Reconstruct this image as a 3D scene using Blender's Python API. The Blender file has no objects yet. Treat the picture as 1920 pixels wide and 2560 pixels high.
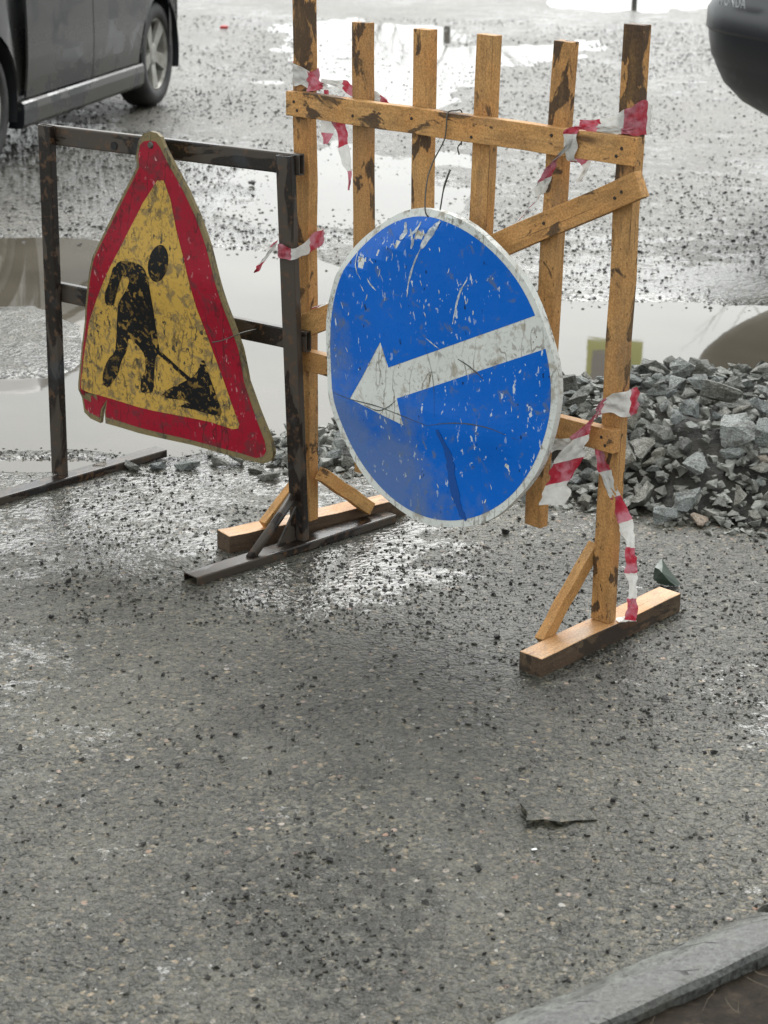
import bpy, bmesh, math, random
import numpy as np
from mathutils import Vector, Matrix

R = math.radians
scene = bpy.context.scene
col = scene.collection
random.seed(7)
rng = np.random.default_rng(11)

# ------------------------------------------------------------------ camera
cam_d = bpy.data.cameras.new('camera')
cam = bpy.data.objects.new('camera', cam_d)
col.objects.link(cam)
PITCH, ROLL = 0.3429, 0.0151
cam.matrix_world = (Matrix.Translation((0, 0, 1.58)) @ Matrix.Rotation(math.pi / 2 - PITCH, 4, 'X')
                    @ Matrix.Rotation(ROLL, 4, 'Z'))
cam_d.sensor_fit = 'VERTICAL'
cam_d.sensor_height = 36
cam_d.lens = 36 * 4717.47 / 2560
cam_d.clip_start = 0.05
cam_d.clip_end = 1500
cam_d.dof.use_dof = True
cam_d.dof.focus_distance = 4.0
cam_d.dof.aperture_fstop = 9.0
scene.camera = cam

# ------------------------------------------------------------------ sky, sun, exposure
SUN_EL, SUN_AZ = R(44), R(8)          # hidden behind the overcast, ahead of the camera
world = bpy.data.worlds.new('World')
scene.world = world
world.use_nodes = True
wt = world.node_tree
wt.nodes.clear()
w_out = wt.nodes.new('ShaderNodeOutputWorld')
w_bg = wt.nodes.new('ShaderNodeBackground')
w_sky = wt.nodes.new('ShaderNodeTexSky')
w_sky.sky_type = 'NISHITA'
w_sky.sun_disc = False
w_sky.sun_elevation = SUN_EL
w_sky.sun_rotation = SUN_AZ
w_sky.dust_density = 4.0
w_hsv = wt.nodes.new('ShaderNodeHueSaturation')   # cloud cover takes the blue out of the sky
w_hsv.inputs['Saturation'].default_value = 0.10
w_mix = wt.nodes.new('ShaderNodeMix')
w_mix.data_type = 'RGBA'
w_mix.inputs[0].default_value = 0.55
w_mix.inputs[7].default_value = (9.9, 10.5, 10.4, 1)       # even cloud layer
wt.links.new(w_sky.outputs[0], w_hsv.inputs['Color'])
wt.links.new(w_hsv.outputs[0], w_mix.inputs[6])
wt.links.new(w_mix.outputs[2], w_bg.inputs['Color'])
wt.links.new(w_bg.outputs[0], w_out.inputs[0])
w_bg.inputs['Strength'].default_value = 0.135

sun_d = bpy.data.lights.new('sun', 'SUN')
sun_d.energy = 1.5
sun_d.angle = R(45)
sun_d.color = (1.0, 0.99, 0.96)
sun = bpy.data.objects.new('sun', sun_d)
col.objects.link(sun)
sdir = Vector((math.sin(SUN_AZ) * math.cos(SUN_EL), math.cos(SUN_AZ) * math.cos(SUN_EL), math.sin(SUN_EL)))
sun.rotation_euler = sdir.to_track_quat('Z', 'Y').to_euler()
sun.location = (0, 0, 30)

vs = scene.view_settings
vs.view_transform = 'Standard'
vs.look = 'None'
vs.exposure = 0.52
vs.gamma = 1.0
vs.use_curve_mapping = False
scene.cycles.max_bounces = 5
scene.cycles.diffuse_bounces = 3
scene.cycles.use_denoising = True


# ------------------------------------------------------------------ helpers
def tag(o, label=None, cat=None, group=None, kind=None):
    if label: o['label'] = label
    if cat: o['category'] = cat
    if group: o['group'] = group
    if kind: o['kind'] = kind
    return o


def empty(name, loc, rz=0.0, rx=0.0):
    o = bpy.data.objects.new(name, None)
    o.empty_display_size = 0.1
    o.location = loc
    o.rotation_euler = (rx, 0, rz)
    col.objects.link(o)
    return o


def link(name, me, mat=None, parent=None):
    o = bpy.data.objects.new(name, me)
    if mat is not None:
        for m in (mat if isinstance(mat, (list, tuple)) else [mat]):
            me.materials.append(m)
    if parent is not None:
        o.parent = parent
    col.objects.link(o)
    return o


def bm_obj(name, bm, mat=None, parent=None, smooth=False):
    me = bpy.data.meshes.new(name)
    bm.normal_update()
    bm.to_mesh(me)
    bm.free()
    if smooth:
        me.polygons.foreach_set('use_smooth', [True] * len(me.polygons))
    return link(name, me, mat, parent)


def raw_obj(name, verts, faces, mat=None, parent=None, smooth=False):
    me = bpy.data.meshes.new(name)
    me.from_pydata([tuple(v) for v in verts], [], faces)
    me.update()
    if smooth:
        me.polygons.foreach_set('use_smooth', [True] * len(me.polygons))
    return link(name, me, mat, parent)


def board(name, p0, p1, width, thick, wdir, mat, parent, bevel=0.0015, jit=0.0008, cuts=10):
    """a sawn board: axis p0-p1, width along wdir; its own object with X along the grain"""
    p0, p1, wdir = Vector(p0), Vector(p1), Vector(wdir)
    X = (p1 - p0)
    L = X.length
    X.normalize()
    Y = (wdir - X * wdir.dot(X)).normalized()
    Z = X.cross(Y)
    bm = bmesh.new()
    bmesh.ops.create_cube(bm, size=1)
    bmesh.ops.scale(bm, vec=(L, width, thick), verts=bm.verts)
    if bevel:
        bmesh.ops.bevel(bm, geom=list(bm.edges), offset=bevel, segments=2, affect='EDGES', profile=0.5)
    for k in range(1, cuts):
        bmesh.ops.bisect_plane(bm, geom=list(bm.verts) + list(bm.edges) + list(bm.faces),
                               plane_co=(-L / 2 + L * k / cuts, 0, 0), plane_no=(1, 0, 0))
    ph = random.random() * 50
    for v in bm.verts:
        k = round(v.co.x * 40)
        v.co.y += jit * (math.sin(k * 1.7 + ph) + math.sin(k * 0.61 + 2 * ph))
        v.co.z += jit * 0.7 * (math.sin(k * 1.3 + 3 * ph) + math.sin(k * 0.47 + ph))
    o = bm_obj(name, bm, mat, parent)
    M = Matrix.Identity(4)
    for i, a in enumerate((X, Y, Z)):
        M[0][i], M[1][i], M[2][i] = a
    M.translation = (p0 + p1) / 2
    o.matrix_local = M
    return o


def hollow_tube(name, p0, p1, width, height, wdir, mat, parent, wall=0.003):
    """rectangular steel tube with open ends"""
    p0, p1, wdir = Vector(p0), Vector(p1), Vector(wdir)
    X = (p1 - p0); L = X.length; X.normalize()
    Y = (wdir - X * wdir.dot(X)).normalized(); Z = X.cross(Y)
    vs_, fs = [], []
    def ring(x, w, h, r):
        pts = []
        for sy, sz in ((1, 1), (-1, 1), (-1, -1), (1, -1)):
            a0 = {(1, 1): 0, (-1, 1): 90, (-1, -1): 180, (1, -1): 270}[(sy, sz)]
            for k in range(4):
                a = R(a0 + 30 * k)
                pts.append((x, sy * (w / 2 - r) + r * math.cos(a), sz * (h / 2 - r) + r * math.sin(a)))
        return pts
    rings = []
    n = 9
    for k in range(n):
        rings.append(ring(-L / 2 + L * k / (n - 1), width, height, 0.004))
    rings.append(ring(L / 2, width - 2 * wall, height - 2 * wall, 0.002))
    rings.append(ring(-L / 2, width - 2 * wall, height - 2 * wall, 0.002))
    for r_ in rings: vs_ += r_
    m = 16
    for i in list(range(len(rings))):
        j = (i + 1) % len(rings)
        for k in range(m):
            fs.append((i * m + k, j * m + k, j * m + (k + 1) % m, i * m + (k + 1) % m))
    o = raw_obj(name, vs_, fs, mat, parent)
    M = Matrix.Identity(4)
    for i, a in enumerate((X, Y, Z)):
        M[0][i], M[1][i], M[2][i] = a
    M.translation = (p0 + p1) / 2
    o.matrix_local = M
    return o


def tube_bm(bm, pts, rad, seg=8):
    pts = [Vector(p) for p in pts]
    rads = rad if isinstance(rad, (list, tuple)) else [rad] * len(pts)
    prev = None
    for i, p in enumerate(pts):
        t = (pts[min(i + 1, len(pts) - 1)] - pts[max(i - 1, 0)]).normalized()
        a = t.cross(Vector((0.3, 0.2, 0.93)))
        if a.length < 1e-3: a = t.cross(Vector((1, 0, 0)))
        a.normalize(); b = t.cross(a)
        ringv = [bm.verts.new(p + (a * math.cos(2 * math.pi * k / seg) + b * math.sin(2 * math.pi * k / seg)) * rads[i]) for k in range(seg)]
        if prev:
            for k in range(seg):
                bm.faces.new((prev[k], prev[(k + 1) % seg], ringv[(k + 1) % seg], ringv[k]))
        else:
            bm.faces.new(list(reversed(ringv)))
        prev = ringv
    bm.faces.new(prev)


def catmull(pts, n=6):
    out = []
    P = [np.array(p, float) for p in pts]
    P = [2 * P[0] - P[1]] + P + [2 * P[-1] - P[-2]]
    for i in range(1, len(P) - 2):
        for k in range(n):
            t = k / n
            a, b, c, d = P[i - 1], P[i], P[i + 1], P[i + 2]
            out.append(0.5 * ((2 * b) + (c - a) * t + (2 * a - 5 * b + 4 * c - d) * t * t + (3 * b - a - 3 * c + d) * t ** 3))
    out.append(P[-2])
    return out


# value noise in numpy
def _hash(ix, iy, s):
    h = (ix.astype(np.int64) * 374761393 + iy.astype(np.int64) * 668265263 + s * 974711) & 0x7fffffff
    h = ((h ^ (h >> 13)) * 1274126177) & 0x7fffffff
    h = (h ^ (h >> 16)) & 0xffff
    return h / 65535.0


def vnoise(x, y, s=0):
    x0, y0 = np.floor(x), np.floor(y)
    fx, fy = x - x0, y - y0
    fx, fy = fx * fx * (3 - 2 * fx), fy * fy * (3 - 2 * fy)
    a = _hash(x0, y0, s); b = _hash(x0 + 1, y0, s); c = _hash(x0, y0 + 1, s); d = _hash(x0 + 1, y0 + 1, s)
    return (a + (b - a) * fx) * (1 - fy) + (c + (d - c) * fx) * fy


def fbm(x, y, oct=4, s=0):
    v, a, t = 0, 1, 0
    for o in range(oct):
        v = v + a * vnoise(x * 2 ** o + 17.3 * o, y * 2 ** o + 5.1 * o, s + o); t += a; a *= 0.5
    return v / t


def poly_sd(x, y, poly):
    """signed distance to polygon, positive inside"""
    P = np.array(poly, float)
    d = np.full(x.shape, 1e9); ins = np.zeros(x.shape, bool)
    for i in range(len(P)):
        a, b = P[i], P[(i + 1) % len(P)]
        e = b - a
        t = np.clip(((x - a[0]) * e[0] + (y - a[1]) * e[1]) / (e @ e), 0, 1)
        d = np.minimum(d, np.hypot(x - a[0] - t * e[0], y - a[1] - t * e[1]))
        c = (a[1] > y) != (b[1] > y)
        with np.errstate(divide='ignore', invalid='ignore'):
            xi = (b[0] - a[0]) * (y - a[1]) / (b[1] - a[1] if b[1] != a[1] else 1e-9) + a[0]
        ins ^= c & (x < xi)
    return np.where(ins, d, -d)


def sstep(a, b, x):
    t = np.clip((x - a) / (b - a), 0, 1)
    return t * t * (3 - 2 * t)


# ------------------------------------------------------------------ materials
class MB:
    def __init__(self, name):
        self.m = bpy.data.materials.new(name)
        self.m.use_nodes = True
        self.t = self.m.node_tree
        self.b = self.t.nodes['Principled BSDF']
        self.out = self.t.nodes['Material Output']

    def n(self, typ, ins=None, **props):
        nd = self.t.nodes.new('ShaderNode' + typ)
        for k, v in props.items(): setattr(nd, k, v)
        for k, v in (ins or {}).items():
            self.set(nd.inputs[k], v)
        return nd

    def set(self, sock, v):
        if isinstance(v, bpy.types.NodeSocket): self.t.links.new(v, sock)
        elif isinstance(v, bpy.types.Node): self.t.links.new(v.outputs[0], sock)
        elif isinstance(v, tuple) and len(v) == 3 and sock.type == 'RGBA': sock.default_value = (*v, 1)
        else: sock.default_value = v

    def coord(self, kind='Object', scale=(1, 1, 1), loc=(0, 0, 0), rnd=False):
        tc = self.n('TexCoord')
        mp = self.n('Mapping', {'Vector': tc.outputs[kind], 'Scale': scale, 'Location': loc})
        if rnd:
            oi = self.n('ObjectInfo')
            m2 = self.n('Math', {0: oi.outputs['Random'], 1: 37.0}, operation='MULTIPLY')
            self.t.links.new(m2.outputs[0], mp.inputs['Location'])
        return mp.outputs[0]

    def noise(self, vec, scale, detail=4, rough=0.55, dist=0.0):
        return self.n('TexNoise', {'Vector': vec, 'Scale': scale, 'Detail': detail, 'Roughness': rough, 'Distortion': dist}).outputs['Fac']

    def ramp(self, fac, stops, interp='LINEAR'):
        r = self.n('ValToRGB', {'Fac': fac})
        r.color_ramp.interpolation = interp
        els = r.color_ramp.elements
        while len(els) < len(stops): els.new(0.5)
        for e, (p, c) in zip(els, stops):
            e.position = p
            e.color = (*c, 1) if isinstance(c, tuple) else (c, c, c, 1)
        return r.outputs[0]

    def mix(self, fac, a, b, mode='MIX'):
        nd = self.n('Mix', data_type='RGBA', blend_type=mode)
        self.set(nd.inputs[0], fac); self.set(nd.inputs[6], a); self.set(nd.inputs[7], b)
        return nd.outputs[2]

    def math(self, op, a, b=0.0, clamp=False):
        nd = self.n('Math', operation=op, use_clamp=clamp)
        self.set(nd.inputs[0], a); self.set(nd.inputs[1], b)
        return nd.outputs[0]

    def bump(self, h, strength=0.3, dist=0.002, normal=None):
        nd = self.n('Bump', {'Height': h, 'Strength': strength, 'Distance': dist})
        if normal is not None: self.t.links.new(normal, nd.inputs['Normal'])
        return nd.outputs[0]

    def fin(self, **ins):
        for k, v in ins.items():
            self.set(self.b.inputs[k.replace('_', ' ')], v)
        return self.m


def simple(name, color, rough=0.5, metal=0.0, **kw):
    b = MB(name)
    return b.fin(Base_Color=color, Roughness=rough, Metallic=metal, **kw)


def mat_wood(name, base, dark, stain=0.62, wet=0.35, end=0.0):
    b = MB(name)
    v = b.coord('Object', (1, 1, 1), rnd=True)
    vg = b.coord('Object', (6, 90, 90), rnd=True)
    g = b.noise(vg, 1.6, 5, 0.6, 0.4)
    c = b.ramp(g, [(0.25, tuple(x * 0.68 for x in base)), (0.5, base), (0.75, tuple(min(1, x * 1.22) for x in base))])
    big = b.noise(v, 7, 3)
    oi = b.n('ObjectInfo')
    c = b.mix(b.ramp(oi.outputs['Random'], [(0.0, 0.0), (0.5, 0.25), (1.0, 0.55)]), c, tuple(x * y for x, y in zip(base, (0.62, 0.60, 0.62))), 'MIX')
    c = b.mix(b.ramp(big, [(0.35, 0.0), (0.7, 0.55)]), c, tuple(x * y for x, y in zip(base, (0.95, 0.72, 0.55))))
    grey = b.noise(b.coord('Object', (3, 9, 9), rnd=True), 1.3, 5, 0.7)
    c = b.mix(b.ramp(grey, [(0.50, 0.0), (0.68, 0.55)]), c, (0.16, 0.115, 0.07))
    kn = b.n('TexVoronoi', {'Vector': b.coord('Object', (5, 22, 22), rnd=True), 'Scale': 1.0, 'Randomness': 1.0})
    kc = b.n('SeparateColor', {0: kn.outputs['Color']})
    kmask = b.math('MULTIPLY', b.ramp(kn.outputs['Distance'], [(0.10, 1.0), (0.22, 0.0)]), b.ramp(kc.outputs[0], [(0.66, 0.0), (0.68, 0.85)]))
    c = b.mix(kmask, c, (0.075, 0.036, 0.016))
    sp2 = b.noise(b.coord('Object', (2.2, 240, 240), rnd=True), 1.0, 3, 0.5)
    split = b.ramp(sp2, [(0.675, 0.0), (0.70, 0.85)])
    c = b.mix(split, c, (0.05, 0.03, 0.018))
    # mud and bark blotches
    s1 = b.noise(b.coord('Object', (9, 20, 20), rnd=True), 1.0, 4, 0.6, 0.6)
    if end:      # the weathered end of the board carries more bark and mud
        ox = b.n('SeparateXYZ', {0: b.n('TexCoord').outputs['Object']})
        s1 = b.math('ADD', s1, b.ramp(b.math('MULTIPLY', ox.outputs[0], end), [(0.15, 0.0), (0.75, 0.135)]))
    s = b.ramp(s1, [(stain, 0.0), (stain + 0.035, 0.9)])
    c = b.mix(s, c, dark)
    sp = b.noise(b.coord('Object', (60, 130, 130), rnd=True), 1.0, 2, 0.5)
    c = b.mix(b.ramp(sp, [(0.70, 0.0), (0.74, 0.85)]), c, tuple(x * 0.8 for x in dark))
    gr = b.noise(b.coord('Object', (14, 40, 40), rnd=True), 1.0, 6, 0.75)
    c = b.mix(b.ramp(gr, [(0.48, 0.0), (0.66, 0.55)]), c, tuple(x * 0.42 for x in base))
    fine = b.noise(v, 260, 2)
    c = b.mix(0.35, c, b.ramp(fine, [(0.3, 0.1), (0.7, 0.9)]), 'OVERLAY')
    h = b.math('ADD', b.math('MULTIPLY', g, 0.7), b.math('MULTIPLY', fine, 0.4))
    h = b.math('SUBTRACT', h, b.math('MULTIPLY', split, 1.2))
    return b.fin(Base_Color=c, Roughness=b.ramp(big, [(0.3, wet), (0.7, wet + 0.25)]),
                 Normal=b.bump(h, 0.45, 0.0014), Specular_IOR_Level=0.3)


M_wood = mat_wood('wood', (0.47, 0.265, 0.098), (0.055, 0.034, 0.02), 0.60, 0.5)
M_wood_d = mat_wood('wood_stained', (0.45, 0.25, 0.092), (0.034, 0.022, 0.015), 0.575, 0.5, 1.0)
M_wood_r = mat_wood('wood_rail', (0.49, 0.28, 0.105), (0.040, 0.026, 0.018), 0.575, 0.5, -0.8)
M_wood_side = mat_wood('wood_dark', (0.085, 0.058, 0.038), (0.03, 0.022, 0.016), 0.55, 0.45)
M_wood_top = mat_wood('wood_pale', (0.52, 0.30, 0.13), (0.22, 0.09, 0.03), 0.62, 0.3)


def mat_steel():
    b = MB('painted_steel')
    v = b.coord('Object', (1, 1, 1), rnd=True)
    n1 = b.noise(b.coord('Object', (5, 14, 14), rnd=True), 1.0, 3, 0.5, 0.5)
    c = b.ramp(n1, [(0.50, (0.052, 0.041, 0.032)), (0.53, (0.015, 0.011, 0.009))])
    n2 = b.noise(v, 55, 4)
    c = b.mix(b.ramp(n2, [(0.56, 0.0), (0.66, 0.7)]), c, (0.10, 0.055, 0.030))
    n3 = b.noise(v, 9, 3)
    c = b.mix(b.ramp(n3, [(0.55, 0.0), (0.7, 0.5)]), c, (0.045, 0.055, 0.065))
    return b.fin(Base_Color=c, Roughness=b.ramp(n1, [(0.48, 0.42), (0.53, 0.24)]), Normal=b.bump(n2, 0.35, 0.001), Specular_IOR_Level=0.35)


M_steel = mat_steel()
M_wire = simple('wire', (0.10, 0.095, 0.085), 0.45, 0.7)
M_plate = simple('plate_metal', (0.23, 0.22, 0.19), 0.5, 0.3)


def mat_print(name, base, grime, chips, grime_at=0.6, chip_at=0.70, scale=1.0, rough=0.28, fleck=0.0, dust=None):
    """printed sheet on a road sign, worn, scratched and muddy"""
    b = MB(name)
    v = b.coord('Object')
    n1 = b.noise(v, 5 * scale, 5, 0.6, 0.3)
    c = b.mix(b.ramp(n1, [(0.3, 0.0), (0.75, 0.35)]), base, tuple(x * 0.72 for x in base))
    n2 = b.noise(v, 26 * scale, 6, 0.62, 0.5)
    c = b.mix(b.ramp(n2, [(grime_at, 0.0), (grime_at + 0.09, 0.75)]), c, grime)
    vs_ = b.coord('Object', (80, 80, 42))
    n3 = b.noise(vs_, 1.0, 3, 0.6, 0.2)
    n3b = b.noise(v, 6, 2)
    cm = b.math('MULTIPLY', b.ramp(n3, [(chip_at, 0.0), (chip_at + 0.03, 1.0)]), b.ramp(n3b, [(0.42, 0.0), (0.55, 1.0)]))
    c = b.mix(cm, c, chips)
    if fleck:
        n4 = b.noise(v, 75, 6, 0.72, 0.8)
        n5 = b.noise(v, 8, 3)
        c = b.mix(b.math('MULTIPLY', b.ramp(n4, [(0.54, 0.0), (0.60, fleck)]), b.ramp(n5, [(0.38, 0.25), (0.6, 1.0)])), c, tuple(x * 0.6 for x in grime))
        wv2 = b.n('TexWave', {'Vector': b.coord('Object', (3, 3, 1.2)), 'Scale': 2.0, 'Distortion': 14.0, 'Detail': 4.0, 'Detail Scale': 2.0})
        c = b.mix(b.math('MULTIPLY', b.ramp(wv2.outputs[1], [(0.0, 0.75), (0.035, 0.0)]), b.ramp(n5, [(0.4, 0.0), (0.55, 1.0)])), c, tuple(x * 0.5 for x in grime))
    if dust is not None:      # dried splash dust on the lower left of the disc
        sx = b.n('SeparateXYZ', {0: v})
        lo_ = b.math('ADD', b.math('MULTIPLY', sx.outputs[2], -3.2), b.math('MULTIPLY', sx.outputs[0], -2.2))
        lo_ = b.math('ADD', lo_, b.math('MULTIPLY', b.math('SUBTRACT', b.noise(v, 7, 6, 0.7), 0.5), 2.6))
        c = b.mix(b.ramp(lo_, [(0.45, 0.0), (1.0, 0.55)]), c, dust)
        pits = b.noise(b.coord('Object', (60, 60, 36)), 1.0, 2)
        c = b.mix(b.ramp(pits, [(0.70, 0.0), (0.735, 0.85)]), c, (0.004, 0.018, 0.06))
    return b.fin(Base_Color=c, Roughness=b.ramp(n2, [(0.4, rough), (0.8, rough + 0.3)]), Normal=b.bump(n1, 0.06, 0.004), Specular_IOR_Level=0.22)


M_blue = mat_print('sign_blue', (0.001, 0.115, 0.52), (0.10, 0.13, 0.18), (0.52, 0.57, 0.62), 0.585, 0.635, 1.0, 0.25, 0.0, (0.14, 0.175, 0.225))
M_white = mat_print('sign_white', (0.62, 0.63, 0.60), (0.30, 0.26, 0.20), (0.17, 0.14, 0.10), 0.56, 0.64, 1.0, 0.4, 0.6)
M_red = mat_print('sign_red', (0.29, 0.006, 0.022), (0.12, 0.022, 0.026), (0.44, 0.20, 0.20), 0.54, 0.64, 1.0, 0.3, 0.6)
M_yellow = mat_print('sign_yellow', (0.50, 0.31, 0.065), (0.15, 0.115, 0.065), (0.05, 0.042, 0.03), 0.51, 0.60, 1.6, 0.35, 0.95)
M_cream = mat_print('sign_rim', (0.20, 0.155, 0.075), (0.10, 0.09, 0.06), (0.12, 0.10, 0.08), 0.55, 0.6, 1.5, 0.45, 0.7)


def mat_worker():
    b = MB('sign_black')
    v = b.coord('Object')
    n = b.noise(v, 60, 5, 0.6, 0.6)
    n2 = b.noise(v, 9, 2)
    worn = b.math('MULTIPLY', b.ramp(n, [(0.535, 0.0), (0.585, 1.0)]), b.ramp(n2, [(0.38, 0.1), (0.62, 1.0)]))
    c = b.mix(worn, (0.008, 0.008, 0.009), (0.36, 0.22, 0.05))
    return b.fin(Base_Color=c, Roughness=0.45, Specular_IOR_Level=0.15)


M_black = mat_worker()
M_scratch = MB('scratch')
_v = M_scratch.coord('Object')
M_scratch = M_scratch.fin(Base_Color=M_scratch.ramp(M_scratch.noise(_v, 90, 3), [(0.4, (0.25, 0.30, 0.36)), (0.6, (0.6, 0.62, 0.62))]), Roughness=0.5)
M_crack = simple('crack', (0.055, 0.06, 0.055), 0.6)


def mat_tape():
    b = MB('tape')
    uv = b.n('UVMap')
    sx = b.n('SeparateXYZ', {0: uv.outputs[0]})
    v = b.coord('Object')
    f = b.math('FRACT', b.math('MULTIPLY', sx.outputs[0], 1.0 / 0.112))
    st = b.ramp(f, [(0.0, 0.0), (0.495, 0.0), (0.505, 1.0), (1.0, 1.0)])
    n = b.noise(v, 30, 4)
    red = b.mix(b.ramp(n, [(0.42, 0.0), (0.58, 0.8)]), (0.38, 0.02, 0.04), (0.52, 0.22, 0.27))
    wht = b.mix(b.ramp(n, [(0.5, 0.0), (0.75, 0.5)]), (0.66, 0.65, 0.62), (0.42, 0.40, 0.37))
    c = b.mix(st, red, wht)
    b.fin(Base_Color=c, Roughness=0.32, Normal=b.bump(b.noise(v, 55, 4, 0.6, 1.0), 0.6, 0.006))
    tr = b.n('BsdfTranslucent', {'Color': c})
    mx = b.n('MixShader', {0: 0.3})
    b.t.links.new(b.b.outputs[0], mx.inputs[1]); b.t.links.new(tr.outputs[0], mx.inputs[2])
    b.t.links.new(mx.outputs[0], b.out.inputs['Surface'])
    return b.m


M_tape = mat_tape()


def mat_asphalt():
    b = MB('wet_asphalt')
    geo = b.n('NewGeometry')
    pos = geo.outputs['Position']
    at = b.n('Attribute', attribute_name='wet')
    wet = at.outputs['Fac']
    at2 = b.n('Attribute', attribute_name='mud')
    mud = at2.outputs['Fac']
    # aggregate stones
    warp = b.n('TexNoise', {'Vector': pos, 'Scale': 60.0, 'Detail': 2.0})
    wv = b.n('Mix', data_type='VECTOR')
    wv.inputs[0].default_value = 0.006
    b.t.links.new(pos, wv.inputs[4]); b.t.links.new(warp.outputs['Color'], wv.inputs[5])
    vo = b.n('TexVoronoi', {'Vector': wv.outputs[1], 'Scale': 125.0, 'Randomness': 1.0})
    vo2 = b.n('TexVoronoi', {'Vector': wv.outputs[1], 'Scale': 62.0, 'Randomness': 1.0})
    cell = b.n('SeparateColor', {0: vo.outputs['Color']})
    cell2 = b.n('SeparateColor', {0: vo2.outputs['Color']})
    c = b.ramp(cell.outputs[0], [(0.0, (0.020, 0.019, 0.014)), (0.30, (0.052, 0.050, 0.038)), (0.65, (0.090, 0.084, 0.062)), (0.90, (0.128, 0.115, 0.081)),
                                 (0.97, (0.17, 0.142, 0.095)), (1.0, (0.34, 0.26, 0.165))])
    # bigger pale or ochre chips
    big = b.math('MULTIPLY', b.ramp(cell2.outputs[1], [(0.93, 0.0), (0.94, 1.0)]), b.ramp(vo2.outputs['Distance'], [(0.30, 1.0), (0.42, 0.0)]))
    c = b.mix(big, c, b.ramp(cell2.outputs[0], [(0.0, (0.30, 0.24, 0.16)), (0.6, (0.26, 0.25, 0.23)), (0.8, (0.33, 0.19, 0.12)), (1.0, (0.48, 0.46, 0.42))]))
    # dark pits
    pit = b.noise(pos, 95, 3, 0.6)
    c = b.mix(b.ramp(pit, [(0.54, 0.0), (0.64, 0.92)]), c, (0.016, 0.017, 0.015))
    # silt and mud
    n = b.noise(pos, 3.0, 6, 0.6)
    c = b.mix(b.math('MULTIPLY', b.ramp(n, [(0.42, 0.0), (0.62, 0.42)]), 1.0), c, (0.118, 0.111, 0.086))
    c = b.mix(b.math('MULTIPLY', mud, b.ramp(b.noise(pos, 30, 6, 0.75), [(0.42, 0.0), (0.53, 0.95)])), c, (0.022, 0.020, 0.014))
    damp = b.noise(pos, 2.1, 7, 0.68, 0.6)
    c = b.mix(b.ramp(damp, [(0.40, 0.0), (0.60, 0.62)]), c, b.mix(1.0, c, (0.42, 0.41, 0.38), 'MULTIPLY'))
    fn = b.noise(pos, 34, 6, 0.85)
    fn2 = b.noise(b.n('Mapping', {'Vector': pos, 'Scale': (0.75, 1.3, 1.0)}).outputs[0], 6, 5, 0.7)
    film = b.math('ADD', b.math('MULTIPLY', wet, 1.15), b.math('MULTIPLY', b.math('SUBTRACT', fn, 0.5), 3.6))
    film = b.math('ADD', film, b.math('MULTIPLY', b.math('SUBTRACT', fn2, 0.5), 2.4))
    film = b.math('MULTIPLY', b.math('SUBTRACT', film, 0.58), 4.0, True)
    vo3 = b.n('TexVoronoi', {'Vector': wv.outputs[1], 'Scale': 27.0, 'Randomness': 1.0})
    cell3 = b.n('SeparateColor', {0: vo3.outputs['Color']})
    d2 = b.math('MULTIPLY', b.ramp(vo2.outputs['Distance'], [(0.26, 1.0), (0.40, 0.0)]), b.ramp(cell2.outputs[2], [(0.60, 0.0), (0.62, 1.0)]))
    d3 = b.math('MULTIPLY', b.ramp(vo3.outputs['Distance'], [(0.20, 1.0), (0.30, 0.0)]), b.ramp(cell3.outputs[2], [(0.62, 0.0), (0.64, 1.0)]))
    dots = b.math('MAXIMUM', d2, d3)
    poke = b.math('MULTIPLY', dots, b.ramp(wet, [(0.25, 0.0), (0.6, 1.0)]))
    film = b.math('MULTIPLY', film, b.math('SUBTRACT', 1.0, poke), True)
    c = b.mix(b.math('MULTIPLY', poke, 0.8), c, (0.030, 0.031, 0.029))
    c = b.mix(b.math('MULTIPLY', film, 0.45), c, (0.080, 0.080, 0.076))
    rough = b.math('ADD', 0.46, b.math('MULTIPLY', film, -0.36))
    h = b.math('ADD', b.math('MULTIPLY', vo.outputs['Distance'], -0.8), b.math('MULTIPLY', pit, -1.0))
    h = b.math('ADD', h, b.math('MULTIPLY', vo2.outputs['Distance'], -0.6))
    h = b.math('ADD', h, b.math('MULTIPLY', poke, 1.2))
    coarse = b.math('ADD', b.math('MULTIPLY', vo3.outputs['Distance'], -1.0), b.math('MULTIPLY', b.noise(pos, 48, 4, 0.7), 1.1))
    coarse = b.math('ADD', coarse, b.math('MULTIPLY', vo2.outputs['Distance'], -0.7))
    cb = b.n('Bump', {'Height': coarse, 'Distance': 0.006})
    b.t.links.new(b.math('ADD', 0.55, b.math('MULTIPLY', film, -0.30)), cb.inputs['Strength'])
    bs = b.math('ADD', 1.0, b.math('MULTIPLY', film, -0.80))
    bp = b.n('Bump', {'Height': h, 'Distance': 0.0045})
    b.t.links.new(bs, bp.inputs['Strength'])
    b.t.links.new(cb.outputs[0], bp.inputs['Normal'])
    return b.fin(Base_Color=c, Roughness=rough, Normal=bp.outputs[0], IOR=1.5)


M_asphalt = mat_asphalt()


def mat_water():
    b = MB('muddy_water')
    pos = b.n('NewGeometry').outputs['Position']
    n = b.noise(pos, 1.3, 4)
    c = b.ramp(n, [(0.35, (0.075, 0.065, 0.050)), (0.65, (0.115, 0.100, 0.078))])
    rp = b.noise(b.n('Mapping', {'Vector': pos, 'Scale': (1, 1, 1)}).outputs[0], 9, 2)
    return b.fin(Base_Color=c, Roughness=0.02, IOR=1.42, Normal=b.bump(rp, 0.02, 0.004))


M_water = mat_water()


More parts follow.
